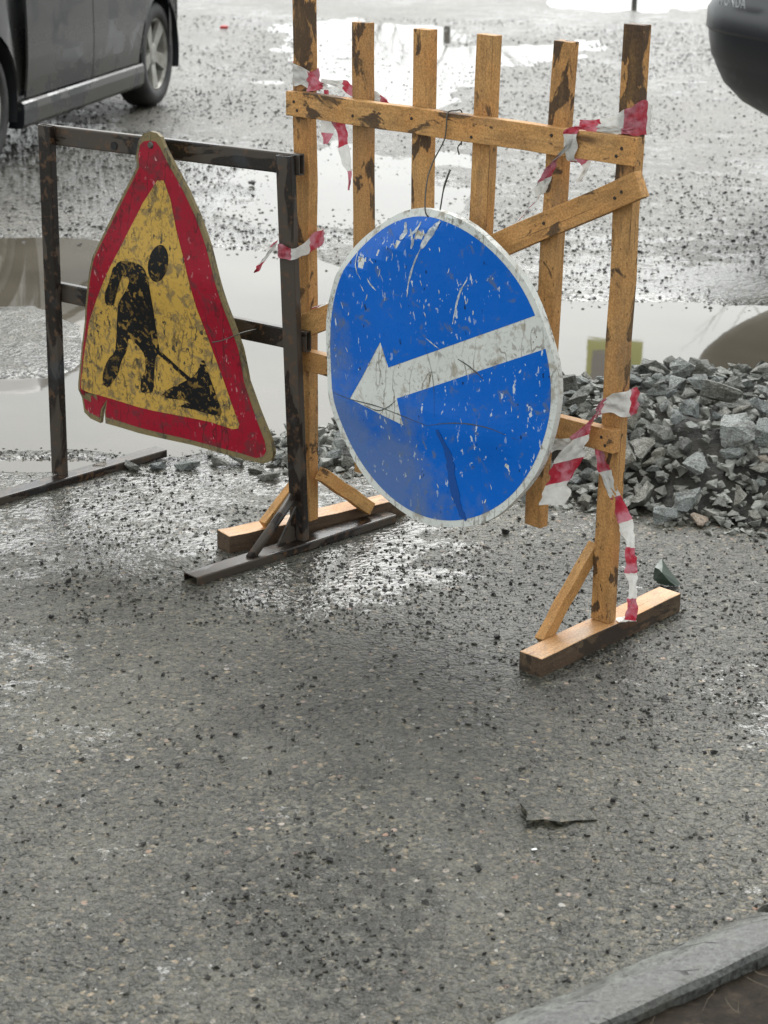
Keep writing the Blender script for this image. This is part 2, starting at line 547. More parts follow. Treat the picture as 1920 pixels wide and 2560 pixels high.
def mat_stone(name, stops, rough=0.42, gl=0.5):
    b = MB(name)
    v = b.coord('Object', rnd=True)
    oi = b.n('ObjectInfo')
    c = b.ramp(oi.outputs['Random'], stops)
    n = b.noise(v, 22, 6, 0.65)
    c = b.mix(0.85, c, b.ramp(n, [(0.25, 0.12), (0.75, 0.86)]), 'OVERLAY')
    n2 = b.noise(v, 6, 3)
    c = b.mix(b.ramp(n2, [(0.5, 0.0), (0.66, 0.6)]), c, (0.085, 0.075, 0.06))
    return b.fin(Base_Color=c, Roughness=b.ramp(n2, [(0.3, rough - 0.1), (0.7, rough + 0.2)]), Normal=b.bump(b.math('ADD', n, b.math('MULTIPLY', b.noise(v, 3.0, 4, 0.7), 1.6)), 0.75, 0.05), Specular_IOR_Level=0.4)


M_stone = mat_stone('crushed_stone', [(0.0, (0.14, 0.142, 0.128)), (0.2, (0.27, 0.275, 0.25)), (0.4, (0.31, 0.295, 0.25)), (0.6, (0.22, 0.245, 0.24)), (0.97, (0.38, 0.395, 0.375)), (1.0, (0.44, 0.34, 0.25))])
M_rubble = mat_stone('rubble', [(0.0, (0.035, 0.033, 0.028)), (1.0, (0.05, 0.047, 0.04))])
M_grit = mat_stone('grit', [(0.0, (0.022, 0.023, 0.022)), (1.0, (0.04, 0.038, 0.034))], 0.35)
M_chip = mat_stone('pale_grit', [(0.0, (0.34, 0.29, 0.22)), (1.0, (0.42, 0.40, 0.36))], 0.5)
M_green = simple('green_stone', (0.045, 0.065, 0.05), 0.4)


def mat_kerb():
    b = MB('kerb_concrete')
    pos = b.n('NewGeometry').outputs['Position']
    n = b.noise(pos, 9, 6, 0.6)
    c = b.ramp(n, [(0.3, (0.048, 0.050, 0.047)), (0.7, (0.082, 0.083, 0.076))])
    n2 = b.noise(pos, 130, 3)
    c = b.mix(0.9, c, b.ramp(n2, [(0.3, 0.12), (0.7, 0.88)]), 'OVERLAY')
    at = b.n('Attribute', attribute_name='rough')
    c = b.mix(b.math('MULTIPLY', at.outputs['Fac'], b.ramp(b.noise(pos, 28, 4), [(0.35, 0.2), (0.6, 1.0)])), c, (0.145, 0.148, 0.132))
    vo = b.n('TexVoronoi', {'Vector': pos, 'Scale': 11.0}, feature='DISTANCE_TO_EDGE')
    pk = b.noise(pos, 55, 3, 0.6)
    c = b.mix(b.ramp(pk, [(0.60, 0.0), (0.65, 0.8)]), c, (0.035, 0.034, 0.030))
    c = b.mix(b.ramp(b.noise(pos, 4, 5, 0.7), [(0.45, 0.0), (0.62, 0.6)]), c, (0.055, 0.051, 0.040))
    crk = b.math('MULTIPLY', b.ramp(b.n('TexVoronoi', {'Vector': b.n('Mapping', {'Vector': pos, 'Rotation': (0, 0, R(-36)), 'Scale': (4.0, 13.0, 1.0)}).outputs[0], 'Scale': 1.0, 'Randomness': 1.0}, feature='DISTANCE_TO_EDGE').outputs[0], [(0.004, 1.0), (0.016, 0.0)]), b.ramp(b.noise(pos, 7, 2), [(0.5, 0.0), (0.56, 1.0)]))
    c = b.mix(crk, c, (0.02, 0.02, 0.02))
    h = b.math('ADD', n2, b.math('MULTIPLY', b.math('MULTIPLY', at.outputs['Fac'], b.noise(pos, 60, 4)), 3.0))
    h = b.math('ADD', h, b.math('MULTIPLY', crk, -3.0))
    return b.fin(Base_Color=c, Roughness=0.5, Normal=b.bump(h, 0.8, 0.003))


M_kerb = mat_kerb()


def mat_soil():
    b = MB('soil')
    pos = b.n('NewGeometry').outputs['Position']
    n = b.noise(pos, 40, 6, 0.7)
    c = b.ramp(n, [(0.3, (0.010, 0.008, 0.006)), (0.55, (0.028, 0.021, 0.015)), (0.75, (0.06, 0.046, 0.033))])
    return b.fin(Base_Color=c, Roughness=0.6, Normal=b.bump(n, 0.9, 0.006), Specular_IOR_Level=0.08)


M_soil = mat_soil()

# ------------------------------------------------------------------ ground
PUD = [(-2.2, 7.6), (-1.367, 7.75), (-1.016, 7.62), (-.668, 7.6), (-.336, 7.45), (.047, 6.95), (.338, 6.76), (.63, 6.75), (1.067, 6.74),
       (1.9, 6.70), (3.0, 6.6), (3.0, 5.3), (1.374, 5.49), (.886, 5.40), (.39, 5.20), (-.07, 5.03), (-.296, 5.05), (-.44, 5.0), (-.56, 4.905),
       (-.689, 4.905), (-.851, 4.965), (-1.06, 4.951), (-1.35, 4.94), (-2.4, 5.1)]
ISL = [(-2.5, 6.6), (-1.518, 6.556), (-1.247, 6.60), (-1.059, 6.30), (-.93, 5.86), (-1.02, 5.62), (-1.304, 5.569), (-2.5, 5.6)]
PUD2 = [(-.855, 17.4), (-.29, 17.9), (.624, 17.6), (.664, 15.9), (1.75, 16.2), (1.56, 14.95), (.64, 14.4), (.49, 12.75), (-.06, 11.9), (-.6, 13.3)]
PUD3 = [(-.75, 9.6), (-.2, 10.4), (.25, 10.0), (.3, 8.9), (.0, 8.2), (-.45, 8.0), (-.75, 8.6)]
PUD4 = [(1.6, 19.5), (3.5, 19.8), (3.6, 23), (1.5, 23)]
PUD5 = [(-1.03, 4.80), (-.80, 4.83), (-.74, 4.79), (-.80, 4.73), (-1.0, 4.72)]
WATER_Z = -0.0075
KO = np.array([.174, 2.275]); KD = np.array([.807, .590]); KN = np.array([.590, -.807])


def ground_h(x, y):
    wob = 0.10 * (fbm(x * 3.1, y * 1.7, 4, 3) - .5) * np.clip(y / 5, .4, 3)
    sd = poly_sd(x, y, PUD) + wob
    isl = poly_sd(x, y, ISL) + wob
    p = sstep(-.16, .14, sd) * (1 - sstep(-.14, .12, isl))
    for q, a in ((PUD2, .5), (PUD3, .35), (PUD4, .4), (PUD5, .05)):
        s2 = poly_sd(x, y, q) + wob * (4 if a > .1 else .6)
        p = np.maximum(p, sstep(-a * .5, a * .6, s2) * (.9 if a > .1 else .75))
    base = .0018 + .0045 * (fbm(x * 2.3, y * 2.3, 3, 9) - .5) + .0022 * (fbm(x * 21, y * 21, 2, 21) - .5)
    far = sstep(7.2, 9.5, y) * .8
    base = base + far * (-.0035 + .011 * (fbm(x * 1.1 + 4, y * .42, 4, 31) - .50))
    h = base * (1 - p) + p * (-.022 + .006 * (fbm(x * 6, y * 6, 3, 44) - .5))
    # the road crumbles down a little towards the kerb line
    return h


NS, NR = 520, 560
s_in = np.linspace(-.30, .30, NS)
s_arr = np.concatenate([[-3.0, -1.6, -1.0, -.7, -.5, -.4, -.34], s_in, [.34, .4, .5, .7, 1.0, 1.6, 3.0]])
inv = np.linspace(1 / 1.9, 1 / 26.0, NR)
y_arr = np.concatenate([1.0 / inv, [30, 40, 60, 110, 220, 480]])
y_arr = np.concatenate([[-6.0, .1, .9, 1.5], y_arr])
sx_near = np.maximum(y_arr, 2.0)
GX = s_arr[None, :] * sx_near[:, None]
GY = np.repeat(y_arr[:, None], len(s_arr), 1)
GZ = ground_h(GX.ravel(), GY.ravel()).reshape(GX.shape)
nr, nc = GX.shape
verts = np.stack([GX, GY, GZ], -1).reshape(-1, 3)
idx = np.arange(nr * nc).reshape(nr, nc)
quads = np.stack([idx[:-1, :-1], idx[:-1, 1:], idx[1:, 1:], idx[1:, :-1]], -1).reshape(-1, 4)
me = bpy.data.meshes.new('road')
me.vertices.add(len(verts)); me.vertices.foreach_set('co', verts.ravel())
me.loops.add(quads.size); me.loops.foreach_set('vertex_index', quads.ravel())
me.polygons.add(len(quads))
me.polygons.foreach_set('loop_start', np.arange(0, quads.size, 4))
me.polygons.foreach_set('loop_total', np.full(len(quads), 4))
me.update(calc_edges=True)
me.polygons.foreach_set('use_smooth', [True] * len(quads))
vx, vy = verts[:, 0], verts[:, 1]


def blob(poly, soft):
    return sstep(-soft, soft, poly_sd(vx, vy, poly) + .25 * (fbm(vx * 4, vy * 4, 4, 77) - .5))


far_var = (.28 + .60 * sstep(.36, .68, fbm(vx * .9 + 3, vy * .75, 5, 141))) * (1 - .50 * sstep(8.5, 13, vy))
wet = .10 + (.62 * (1 - sstep(5.5, 7.5, vy)) + far_var * sstep(5.5, 7.5, vy) - .02) * sstep(4.05, 4.7, vy + .5 * (fbm(vx * 2.2, vy * 2.2, 4, 5) - .5) - .12 * sstep(.1, .6, vx))
wet = np.maximum(wet, .88 * blob([(-.32, 4.35), (.2, 4.45), (.22, 3.95), (-.05, 3.72), (-.35, 3.78)], .14))
wet = np.maximum(wet, .74 * blob([(-1.3, 4.7), (-.3, 4.5), (-.4, 4.0), (-1.2, 3.9)], .2))
wet = np.maximum(wet, .55 * blob([(.62, 3.5), (1.2, 3.5), (1.2, 3.0), (.7, 3.15)], .12))
wet = np.maximum(wet, .45 * blob([(-1.0, 3.9), (-.55, 3.7), (-.55, 2.9), (-1.0, 2.8)], .2))
mud = np.clip(.10 + .30 * sstep(.50, .62, fbm(vx * 3.5 + 9, vy * 3.5, 5, 121)) + blob([(.15, 4.25), (1.4, 4.1), (1.4, 3.5), (.5, 3.2), (.1, 3.5)], .15) * .85
              + 1.0 * blob([(-.27, 2.70), (-.08, 2.74), (.04, 2.60), (.06, 2.40), (-.08, 2.34), (-.24, 2.50)], .07), 0, 1)
wet = np.where(mud > .6, np.minimum(wet, .35), wet)
for nm, arr in (('wet', wet), ('mud', mud)):
    a = me.attributes.new(nm, 'FLOAT', 'POINT')
    a.data.foreach_set('value', arr.astype(np.float32))
road = link('road', me, M_asphalt)
tag(road, 'wet worn asphalt road with loose grit and shallow puddles', None, None, 'structure')

# muddy water standing level in the hollows of the road
wv_, wf_ = [], []
for j, yy in enumerate((4.4, 8, 14, 26)):
    for xx in (-9, -3, 0, 3, 9): wv_.append((xx * (1 + yy / 20), yy, WATER_Z))
for j in range(3):
    for i in range(4):
        a = j * 5 + i; wf_.append((a, a + 1, a + 6, a + 5))
pud = raw_obj('puddle', wv_, wf_, M_water)
tag(pud, 'muddy rain water standing in the hollows of the road', None, None, 'structure')

# asphalt flake broken up at one edge
fl = [(0.0, 0.0), (.03, .012), (.06, .006), (.085, .022), (.125, .03), (.12, .055), (.085, .075), (.05, .085), (.012, .10), (-.006, .06), (.006, .03)]
bm = bmesh.new()
top = [bm.verts.new((.248 + px, 2.835 + py, max(.0025, .016 - .11 * px) + .004 * random.random())) for px, py in fl]
botm = [bm.verts.new((.248 + px * .96 + .004, 2.835 + py * .94 + .005, -.004)) for px, py in fl]
ctr = bm.verts.new((.248 + .05, 2.835 + .045, .0105))
for i in range(len(fl)):
    j = (i + 1) % len(fl)
    bm.faces.new((top[i], top[j], ctr)); bm.faces.new((botm[i], botm[j], top[j], top[i]))
fo = bm_obj('asphalt_flake', bm, M_asphalt, road)
tag(fo, 'loose cracked flake of asphalt lifted at its near edge')

# ------------------------------------------------------------------ kerb and soil
def kerb(name, t0, t1, label, lift=0.0, yaw=0.0):
    prof = [(-.012, -.05, 0), (0.0, .002, 1), (.014, .014, 1), (.034, .026, 1), (.052, .035, 1), (.060, .039, .6), (.066, .041, 0), (.088, .043, 0), (.112, .043, 0), (.122, .041, 0), (.128, .032, 0), (.130, -.06, 0)]
    n = int((t1 - t0) / .012)
    V_, F_, A_ = [], [], []
    for i in range(n + 1):
        t = t0 + (t1 - t0) * i / n
        for k, (s, z, rgh) in enumerate(prof):
            amp = .006 if k in (1, 2, 3) else (.005 if k in (4, 5) else .0015)
            if k >= 8: amp = .0025
            q = np.array([t * 30.0, k * .7]); 
            jn = float(fbm(np.array([t * 9 + k * .35]), np.array([k * .4 + 3]), 4, 61)[0] - .5) * 2
            jz = float(vnoise(np.array([t * 60 + k * 9.1]), np.array([k * 3.3]), 8)[0] - .5)
            ss = s + jn * amp * 1.6 + yaw * (t - t0)
            zz = z + lift + (jz * .004 * rgh if k > 0 else 0)
            p = KO + KD * t + KN * ss
            V_.append((p[0], p[1], zz)); A_.append(rgh)
    m = len(prof)
    for i in range(n):
        for k in range(m - 1):
            a = i * m + k
            F_.append((a, a + 1, a + m + 1, a + m))
    F_.append(tuple(range(m))[::-1]); F_.append(tuple(n * m + k for k in range(m)))
    o = raw_obj(name, V_, F_, M_kerb)
    at = o.data.attributes.new('rough', 'FLOAT', 'POINT')
    at.data.foreach_set('value', np.array(A_, np.float32))
    tag(o, label, None, None, 'structure')
    # end-to-end hairline cracks
    return o


kerb('kerb', -.75, .492, 'worn grey concrete kerb stone with crumbled pale edge at the lower right')
kerb('kerb', .520, 1.6, 'next grey kerb stone beyond the dark joint at the right edge', .006, .01)

n1, n2 = 70, 44
V_, F_ = [], []
tt = np.linspace(-.9, 1.7, n1); ss_ = np.linspace(.120, 1.2, n2)
TT, SS = np.meshgrid(tt, ss_, indexing='ij')
px = KO[0] + KD[0] * TT + KN[0] * SS; py = KO[1] + KD[1] * TT + KN[1] * SS
pz = .012 + .022 * (fbm(px * 9, py * 9, 4, 91) - .3) + .012 * (fbm(px * 45, py * 45, 2, 95) - .5)
V_ = np.stack([px, py, pz], -1).reshape(-1, 3)
ix = np.arange(n1 * n2).reshape(n1, n2)
F_ = np.stack([ix[:-1, :-1], ix[:-1, 1:], ix[1:, 1:], ix[1:, :-1]], -1).reshape(-1, 4)
so = raw_obj('soil', V_, [tuple(int(k) for k in f) for f in F_], M_soil, None, True)
tag(so, 'dark damp soil behind the kerb', None, None, 'structure')
# dead stalks lying on the soil
bm = bmesh.new()
for i in range(160):
    t = random.uniform(-.3, .9); s = random.uniform(.165, .5)
    p = KO + KD * t + KN * s
    a = random.uniform(0, math.pi); L = random.uniform(.015, .07)
    z0 = .024 + random.uniform(0, .014)
    pts = [(p[0] + math.cos(a) * L * k, p[1] + math.sin(a) * L * k, z0 + random.uniform(-.003, .006)) for k in (0, .4, .8, 1)]
    tube_bm(bm, pts, random.uniform(.0003, .0008), 4)
dg = bm_obj('dead_stalks', bm, simple('straw', (0.085, 0.065, 0.04), 0.6))
tag(dg, 'dead grass stalks and twigs littering the soil', None, None, 'stuff')

# ------------------------------------------------------------------ wooden barrier
BO, BPSI = (0.437, 3.658, 0.0), 0.7440
bar = empty('wooden_barrier', BO, -BPSI)
tag(bar, 'tall barrier of orange-brown wooden battens with a diagonal brace and two feet', 'barrier')
UP, WX = (0, 0, 1), (1, 0, 0)


def post(name, x0, x1, z0, z1, w, t, mat, yb=0.0):
    """upright: front-left edge runs from (x0,z0) to (x1,z1); front face at y=yb"""
    return board(name, (x0 + w / 2, yb + t / 2, z0), (x1 + w / 2, yb + t / 2, z1), w, t, WX, mat, bar)


post('post', 0.0, 0.0, .0445, 1.258, .0455, .027, M_wood_d)
post('post', -.880, -.890, .0445, 1.39, .046, .030, M_wood_d)
post('picket', -.690, -.708, .205, 1.211, .044, .025, M_wood_d)
post('picket', -.526, -.531, .200, 1.210, .045, .026, M_wood_d)
post('picket', -.378, -.360, .203, 1.212, .046, .026, M_wood)
post('picket', -.188, -.166, .207, 1.214, .043, .026, M_wood_d)
board('rail', (-.8855, -.0125, 1.0258), (.060, -.0125, 1.0258), .0537, .024, UP, M_wood_r, bar)
board('rail', (-.8726, -.0125, .4473), (.0506, -.0125, .4473), .0478, .024, UP, M_wood, bar)
board('brace', (-.838, -.0125, .523), (.074, -.0125, .966), .052, .024, UP, M_wood, bar)


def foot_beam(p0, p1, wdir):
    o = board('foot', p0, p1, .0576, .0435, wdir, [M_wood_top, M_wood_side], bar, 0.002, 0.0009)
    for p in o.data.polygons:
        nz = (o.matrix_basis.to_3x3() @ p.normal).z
        p.material_index = 0 if nz > 0.6 else 1  # pale wood on top, darker wood on the side and end faces
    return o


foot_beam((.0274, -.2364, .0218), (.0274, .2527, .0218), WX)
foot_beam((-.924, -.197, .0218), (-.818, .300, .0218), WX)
# struts nailed between posts and feet
board('strut', (-.0125, -.150, .033), (-.0125, .020, .200), .030, .022, (0, 1, 1), M_wood, bar)
board('strut', (-.880, -.105, .050), (-.880, .028, .150), .030, .022, (0, 1, 1), M_wood, bar)
board('strut', (-.808, .010, .170), (-.808, .180, .040), .032, .022, (0, -1, 1), M_wood, bar)
# nail heads
bmn = bmesh.new()
bmesh.ops.create_cone(bmn, cap_ends=True, segments=10, radius1=.0036, radius2=.003, depth=.0016)
bmesh.ops.rotate(bmn, verts=bmn.verts, cent=(0, 0, 0), matrix=Matrix.Rotation(math.pi / 2, 3, 'X'))
nail_me = bpy.data.meshes.new('nail'); bmn.to_mesh(nail_me); bmn.free()
nail_me.materials.append(simple('nail_head', (0.03, 0.026, 0.022), 0.5, 0.4))
for px, pz in ((.03, 1.03), (.018, 1.014), (-.14, 1.036), (-.345, 1.01), (-.51, 1.03), (-.68, 1.018), (-.86, 1.03), (-.85, 1.012),
               (.02, .452), (.03, .437), (-.16, .45), (.035, .948), (.02, .934), (-.15, .861), (-.34, .77)):
    o = bpy.data.objects.new('nail', nail_me); o.parent = bar; o.location = (px, -.0256, pz); col.objects.link(o)

# ------------------------------------------------------------------ steel frame
MO, MPSI = (-0.829, 4.602, 0.0), 0.61744
frm = empty('steel_sign_stand', MO, -MPSI)
tag(frm, 'dark rusty steel tube stand on two flat feet holding the triangular sign', 'sign stand')
hollow_tube('post', (-.020, .011, .0225), (-.012, .011, .914), .042, .022, WX, M_steel, frm)
hollow_tube('post', (.767, .011, .0225), (.727, .011, .917), .042, .022, WX, M_steel, frm)
hollow_tube('rail', (-.034, .0325, .888), (.756, .0325, .897), .047, .020, UP, M_steel, frm)
hollow_tube('rail', (-.034, .0325, .499), (.776, .0325, .497), .048, .020, UP, M_steel, frm)
hollow_tube('foot', (-.040, -.340, .011), (.038, .335, .011), .046, .022, WX, M_steel, frm)
hollow_tube('foot', (.716, -.320, .011), (.826, .292, .011), .048, .022, WX, M_steel, frm)
bm = bmesh.new()
tube_bm(bm, [(.752, -.155, .020), (.757, -.08, .075), (.761, -.008, .132)], .0115, 10)
bm_obj('strut', bm, M_steel, frm, True)
# weld plate in the corner of the foot
bm = bmesh.new()
q = [(.752, -.060, .022), (.759, .0, .022), (.760, .0, .105)]
a = [bm.verts.new(p) for p in q]; b_ = [bm.verts.new((p[0] + .005, p[1], p[2])) for p in q]
bm.faces.new(a[::-1]); bm.faces.new(b_)
for i in range(3): bm.faces.new((a[i], a[(i + 1) % 3], b_[(i + 1) % 3], b_[i]))
bm_obj('gusset', bm, M_steel, frm)
bm = bmesh.new()
bmesh.ops.create_cone(bm, cap_ends=True, segments=14, radius1=.010, radius2=.010, depth=.003)
bmesh.ops.rotate(bm, verts=bm.verts, cent=(0, 0, 0), matrix=Matrix.Rotation(math.pi / 2, 3, 'X'))
bmesh.ops.translate(bm, verts=bm.verts, vec=(.200, .0215, .884))
bm_obj('bolt_hole', bm, simple('hole', (0.008, 0.008, 0.008), 0.7), frm)


# ------------------------------------------------------------------ road signs
def sheet(polys, warp, off, thick=0.0, step=.03, rim=0.0):
    """flat sheet(s) cut to outlines (x,z), laid on the warped sign surface; off = distance in front"""
    bm = bmesh.new()
    for poly in polys:
        b2 = bmesh.new()
        f = b2.faces.new([b2.verts.new((x, 0, z)) for x, z in poly])
        f.normal_update()
        if f.normal.y > 0: f.normal_flip()
        bmesh.ops.triangulate(b2, faces=[f], ngon_method='BEAUTY')
        xs = [p[0] for p in poly]; zs = [p[1] for p in poly]
        for axis, lo, hi in ((0, min(xs), max(xs)), (2, min(zs), max(zs))):
            k = math.floor(lo / step) + 1
            while k * step < hi:
                co = [0, 0, 0]; co[axis] = k * step; no = [0, 0, 0]; no[axis] = 1
                bmesh.ops.bisect_plane(b2, geom=list(b2.verts) + list(b2.edges) + list(b2.faces), plane_co=co, plane_no=no)
                k += 1
        if thick:
            bnd = [e for e in b2.edges if e.is_boundary]
            r = bmesh.ops.extrude_edge_only(b2, edges=bnd)
            nv = [g for g in r['geom'] if isinstance(g, bmesh.types.BMVert)]
            for v in nv: v.co.y += thick
            cx, cz = sum(xs) / len(xs), sum(zs) / len(zs)
            if rim:
                bnd = [e for e in b2.edges if e.is_boundary]
                r = bmesh.ops.extrude_edge_only(b2, edges=bnd)
                for v in [g for g in r['geom'] if isinstance(g, bmesh.types.BMVert)]:
                    dx, dz = cx - v.co.x, cz - v.co.z; l = math.hypot(dx, dz)
                    v.co.x += dx / l * rim; v.co.z += dz / l * rim
        tmp = bpy.data.meshes.new('tmp'); b2.to_mesh(tmp); b2.free(); bm.from_mesh(tmp); bpy.data.meshes.remove(tmp)
    for v in bm.verts:
        v.co.y += warp(v.co.x, v.co.z) - off
    return bm


def strip(pts, w):
    """thin polygon around a polyline, for scratches"""
    P = catmull([(p[0], p[1]) for p in pts], 5)
    L, Rr = [], []
    for i, p in enumerate(P):
        t = P[min(i + 1, len(P) - 1)] - P[max(i - 1, 0)]; t = t / (np.linalg.norm(t) + 1e-9)
        nrm = np.array([-t[1], t[0]])
        ww = w * (.25 + .75 * math.sin(math.pi * (i + .6) / (len(P) + .2))) * random.uniform(.6, 1.2)
        L.append(tuple(p + nrm * ww / 2)); Rr.append(tuple(p - nrm * ww / 2))
    return L + Rr[::-1]


# round blue sign with the white arrow
ds = empty('round_road_sign', (0.095, 3.864, 0.5205), -R(45), R(-1))
tag(ds, 'dented round blue sign with a white arrow pointing down left, hung on the wooden barrier', 'road sign')


def dwarp(x, z):
    r = math.hypot(x, z)
    y = .010 * (x * x - z * z) / .115
    # crease across the lower half, top left rim bent back
    d = z + .112 - .05 * x
    y -= .006 * math.exp(-(d / .05) ** 2) * (1 if x < .22 else .3)
    d2 = (-.45 * x + .9 * z) - .275
    if d2 > 0: y += .45 * d2 * (1 if x < .05 else max(0, 1 - (x - .05) * 8))
    y += .0025 * math.sin(x * 19 + 1) * math.sin(z * 15 + 2)
    return y


disc = []
for k in range(96):
    a = 2 * math.pi * k / 96
    rr = .339 + .0012 * math.sin(5 * a + 1) + .0015 * math.sin(11 * a)
    disc.append((rr * math.cos(a), rr * math.sin(a)))
bm_obj('plate', sheet([disc], dwarp, 0.0, .016, .03, .012), M_white, ds)
RB = .3235
arrow = [(0.2638, 0.1609), (-0.1255, -0.0192), (-0.1544, 0.0318), (-0.2432, -0.1138), (-0.0697, -0.1363), (-0.0938, -0.0809), (0.3033, 0.105)]
a0 = math.atan2(arrow[0][1], arrow[0][0]); a1 = math.atan2(arrow[-1][1], arrow[-1][0]) + 2 * math.pi
arc = [(RB * math.cos(a0 + (a1 - a0) * k / 110), RB * math.sin(a0 + (a1 - a0) * k / 110)) for k in range(111)]
bm_obj('blue_field', sheet([arc + arrow[1:-1][::-1]], dwarp, .0006), M_blue, ds)
scr = [strip([(0.0964, 0.2116), (0.08, 0.1856), (0.0703, 0.1572), (0.0592, 0.1114)], .0055),
       strip([(0.0166, 0.321), (-0.0092, 0.2907), (-0.0351, 0.2567)], .017),
       strip([(-0.0351, 0.2567), (-0.0545, 0.2234), (-0.0714, 0.1799), (-0.0769, 0.1447)], .005),
       strip([(-0.2422, 0.2174), (-0.239, 0.1935), (-0.2307, 0.1669)], .004),
       strip([(-0.2009, 0.1632), (-0.19, 0.152), (-0.1731, 0.1417)], .004),
       strip([(-0.0169, 0.0663), (0.003, .058), (0.021, 0.0513)], .003),
       strip([(-.098, .300), (-.09, .28), (-.104, .265)], .014), strip([(-.075, .290), (-.06, .27), (-.065, .25)], .010),
       strip([(-.045, .31), (-.055, .29), (-.075, .275)], .008)]
random.seed(31)
for k in range(70):
    x, z = random.uniform(-.29, .28), random.uniform(-.28, .29)
    if math.hypot(x, z) > .305: continue
    if -.16 < (z - .039 - .463 * x) < .02 and x > -.26: continue
    l = random.uniform(.003, .014) * (1.6 if x < -.02 and z > .05 else 1)
    a = random.uniform(1.1, 2.3)
    scr.append(strip([(x, z), (x + .5 * l * math.cos(a) + .001, z + .5 * l * math.sin(a)), (x + l * math.cos(a), z + l * math.sin(a))], random.uniform(.0012, .0034)))
bm_obj('scratch_marks', sheet(scr, dwarp, .0011), M_scratch, ds)['kind'] = 'stuff'
crk = [strip([(-0.3015, -0.1127), (-0.2422, -0.1147), (-0.1491, -0.1108), (-0.0657, -0.1158), (0.0014, -0.1202)], .0022),
       strip([(0.0014, -0.1202), (0.0566, -0.1025), (0.1201, -0.0899), (0.1871, -0.0867), (0.2491, -0.0963)], .0022),
       strip([(-.195, -.118), (-.15, -.120), (-.118, -.105), (-.095, -.085)], .0025), strip([(.075, .040), (.11, .030), (.15, .012)], .003),
       strip([(-.02, .05), (.0, .0), (.01, -.04), (.02, -.10)], .0012)]
bm_obj('crack_marks', sheet(crk, dwarp, .0014), M_crack, ds)['kind'] = 'stuff'
st = [strip([(0.0297, -0.1226), (0.0649, -0.1709), (0.082, -0.2307), (0.1081, -0.2847), (0.1252, -0.3016)], .022)]
bm_obj('mud_streak', sheet(st, dwarp, .0017), MB('mud_streak').fin(Base_Color=(0.003, 0.062, 0.28), Roughness=0.25), ds)

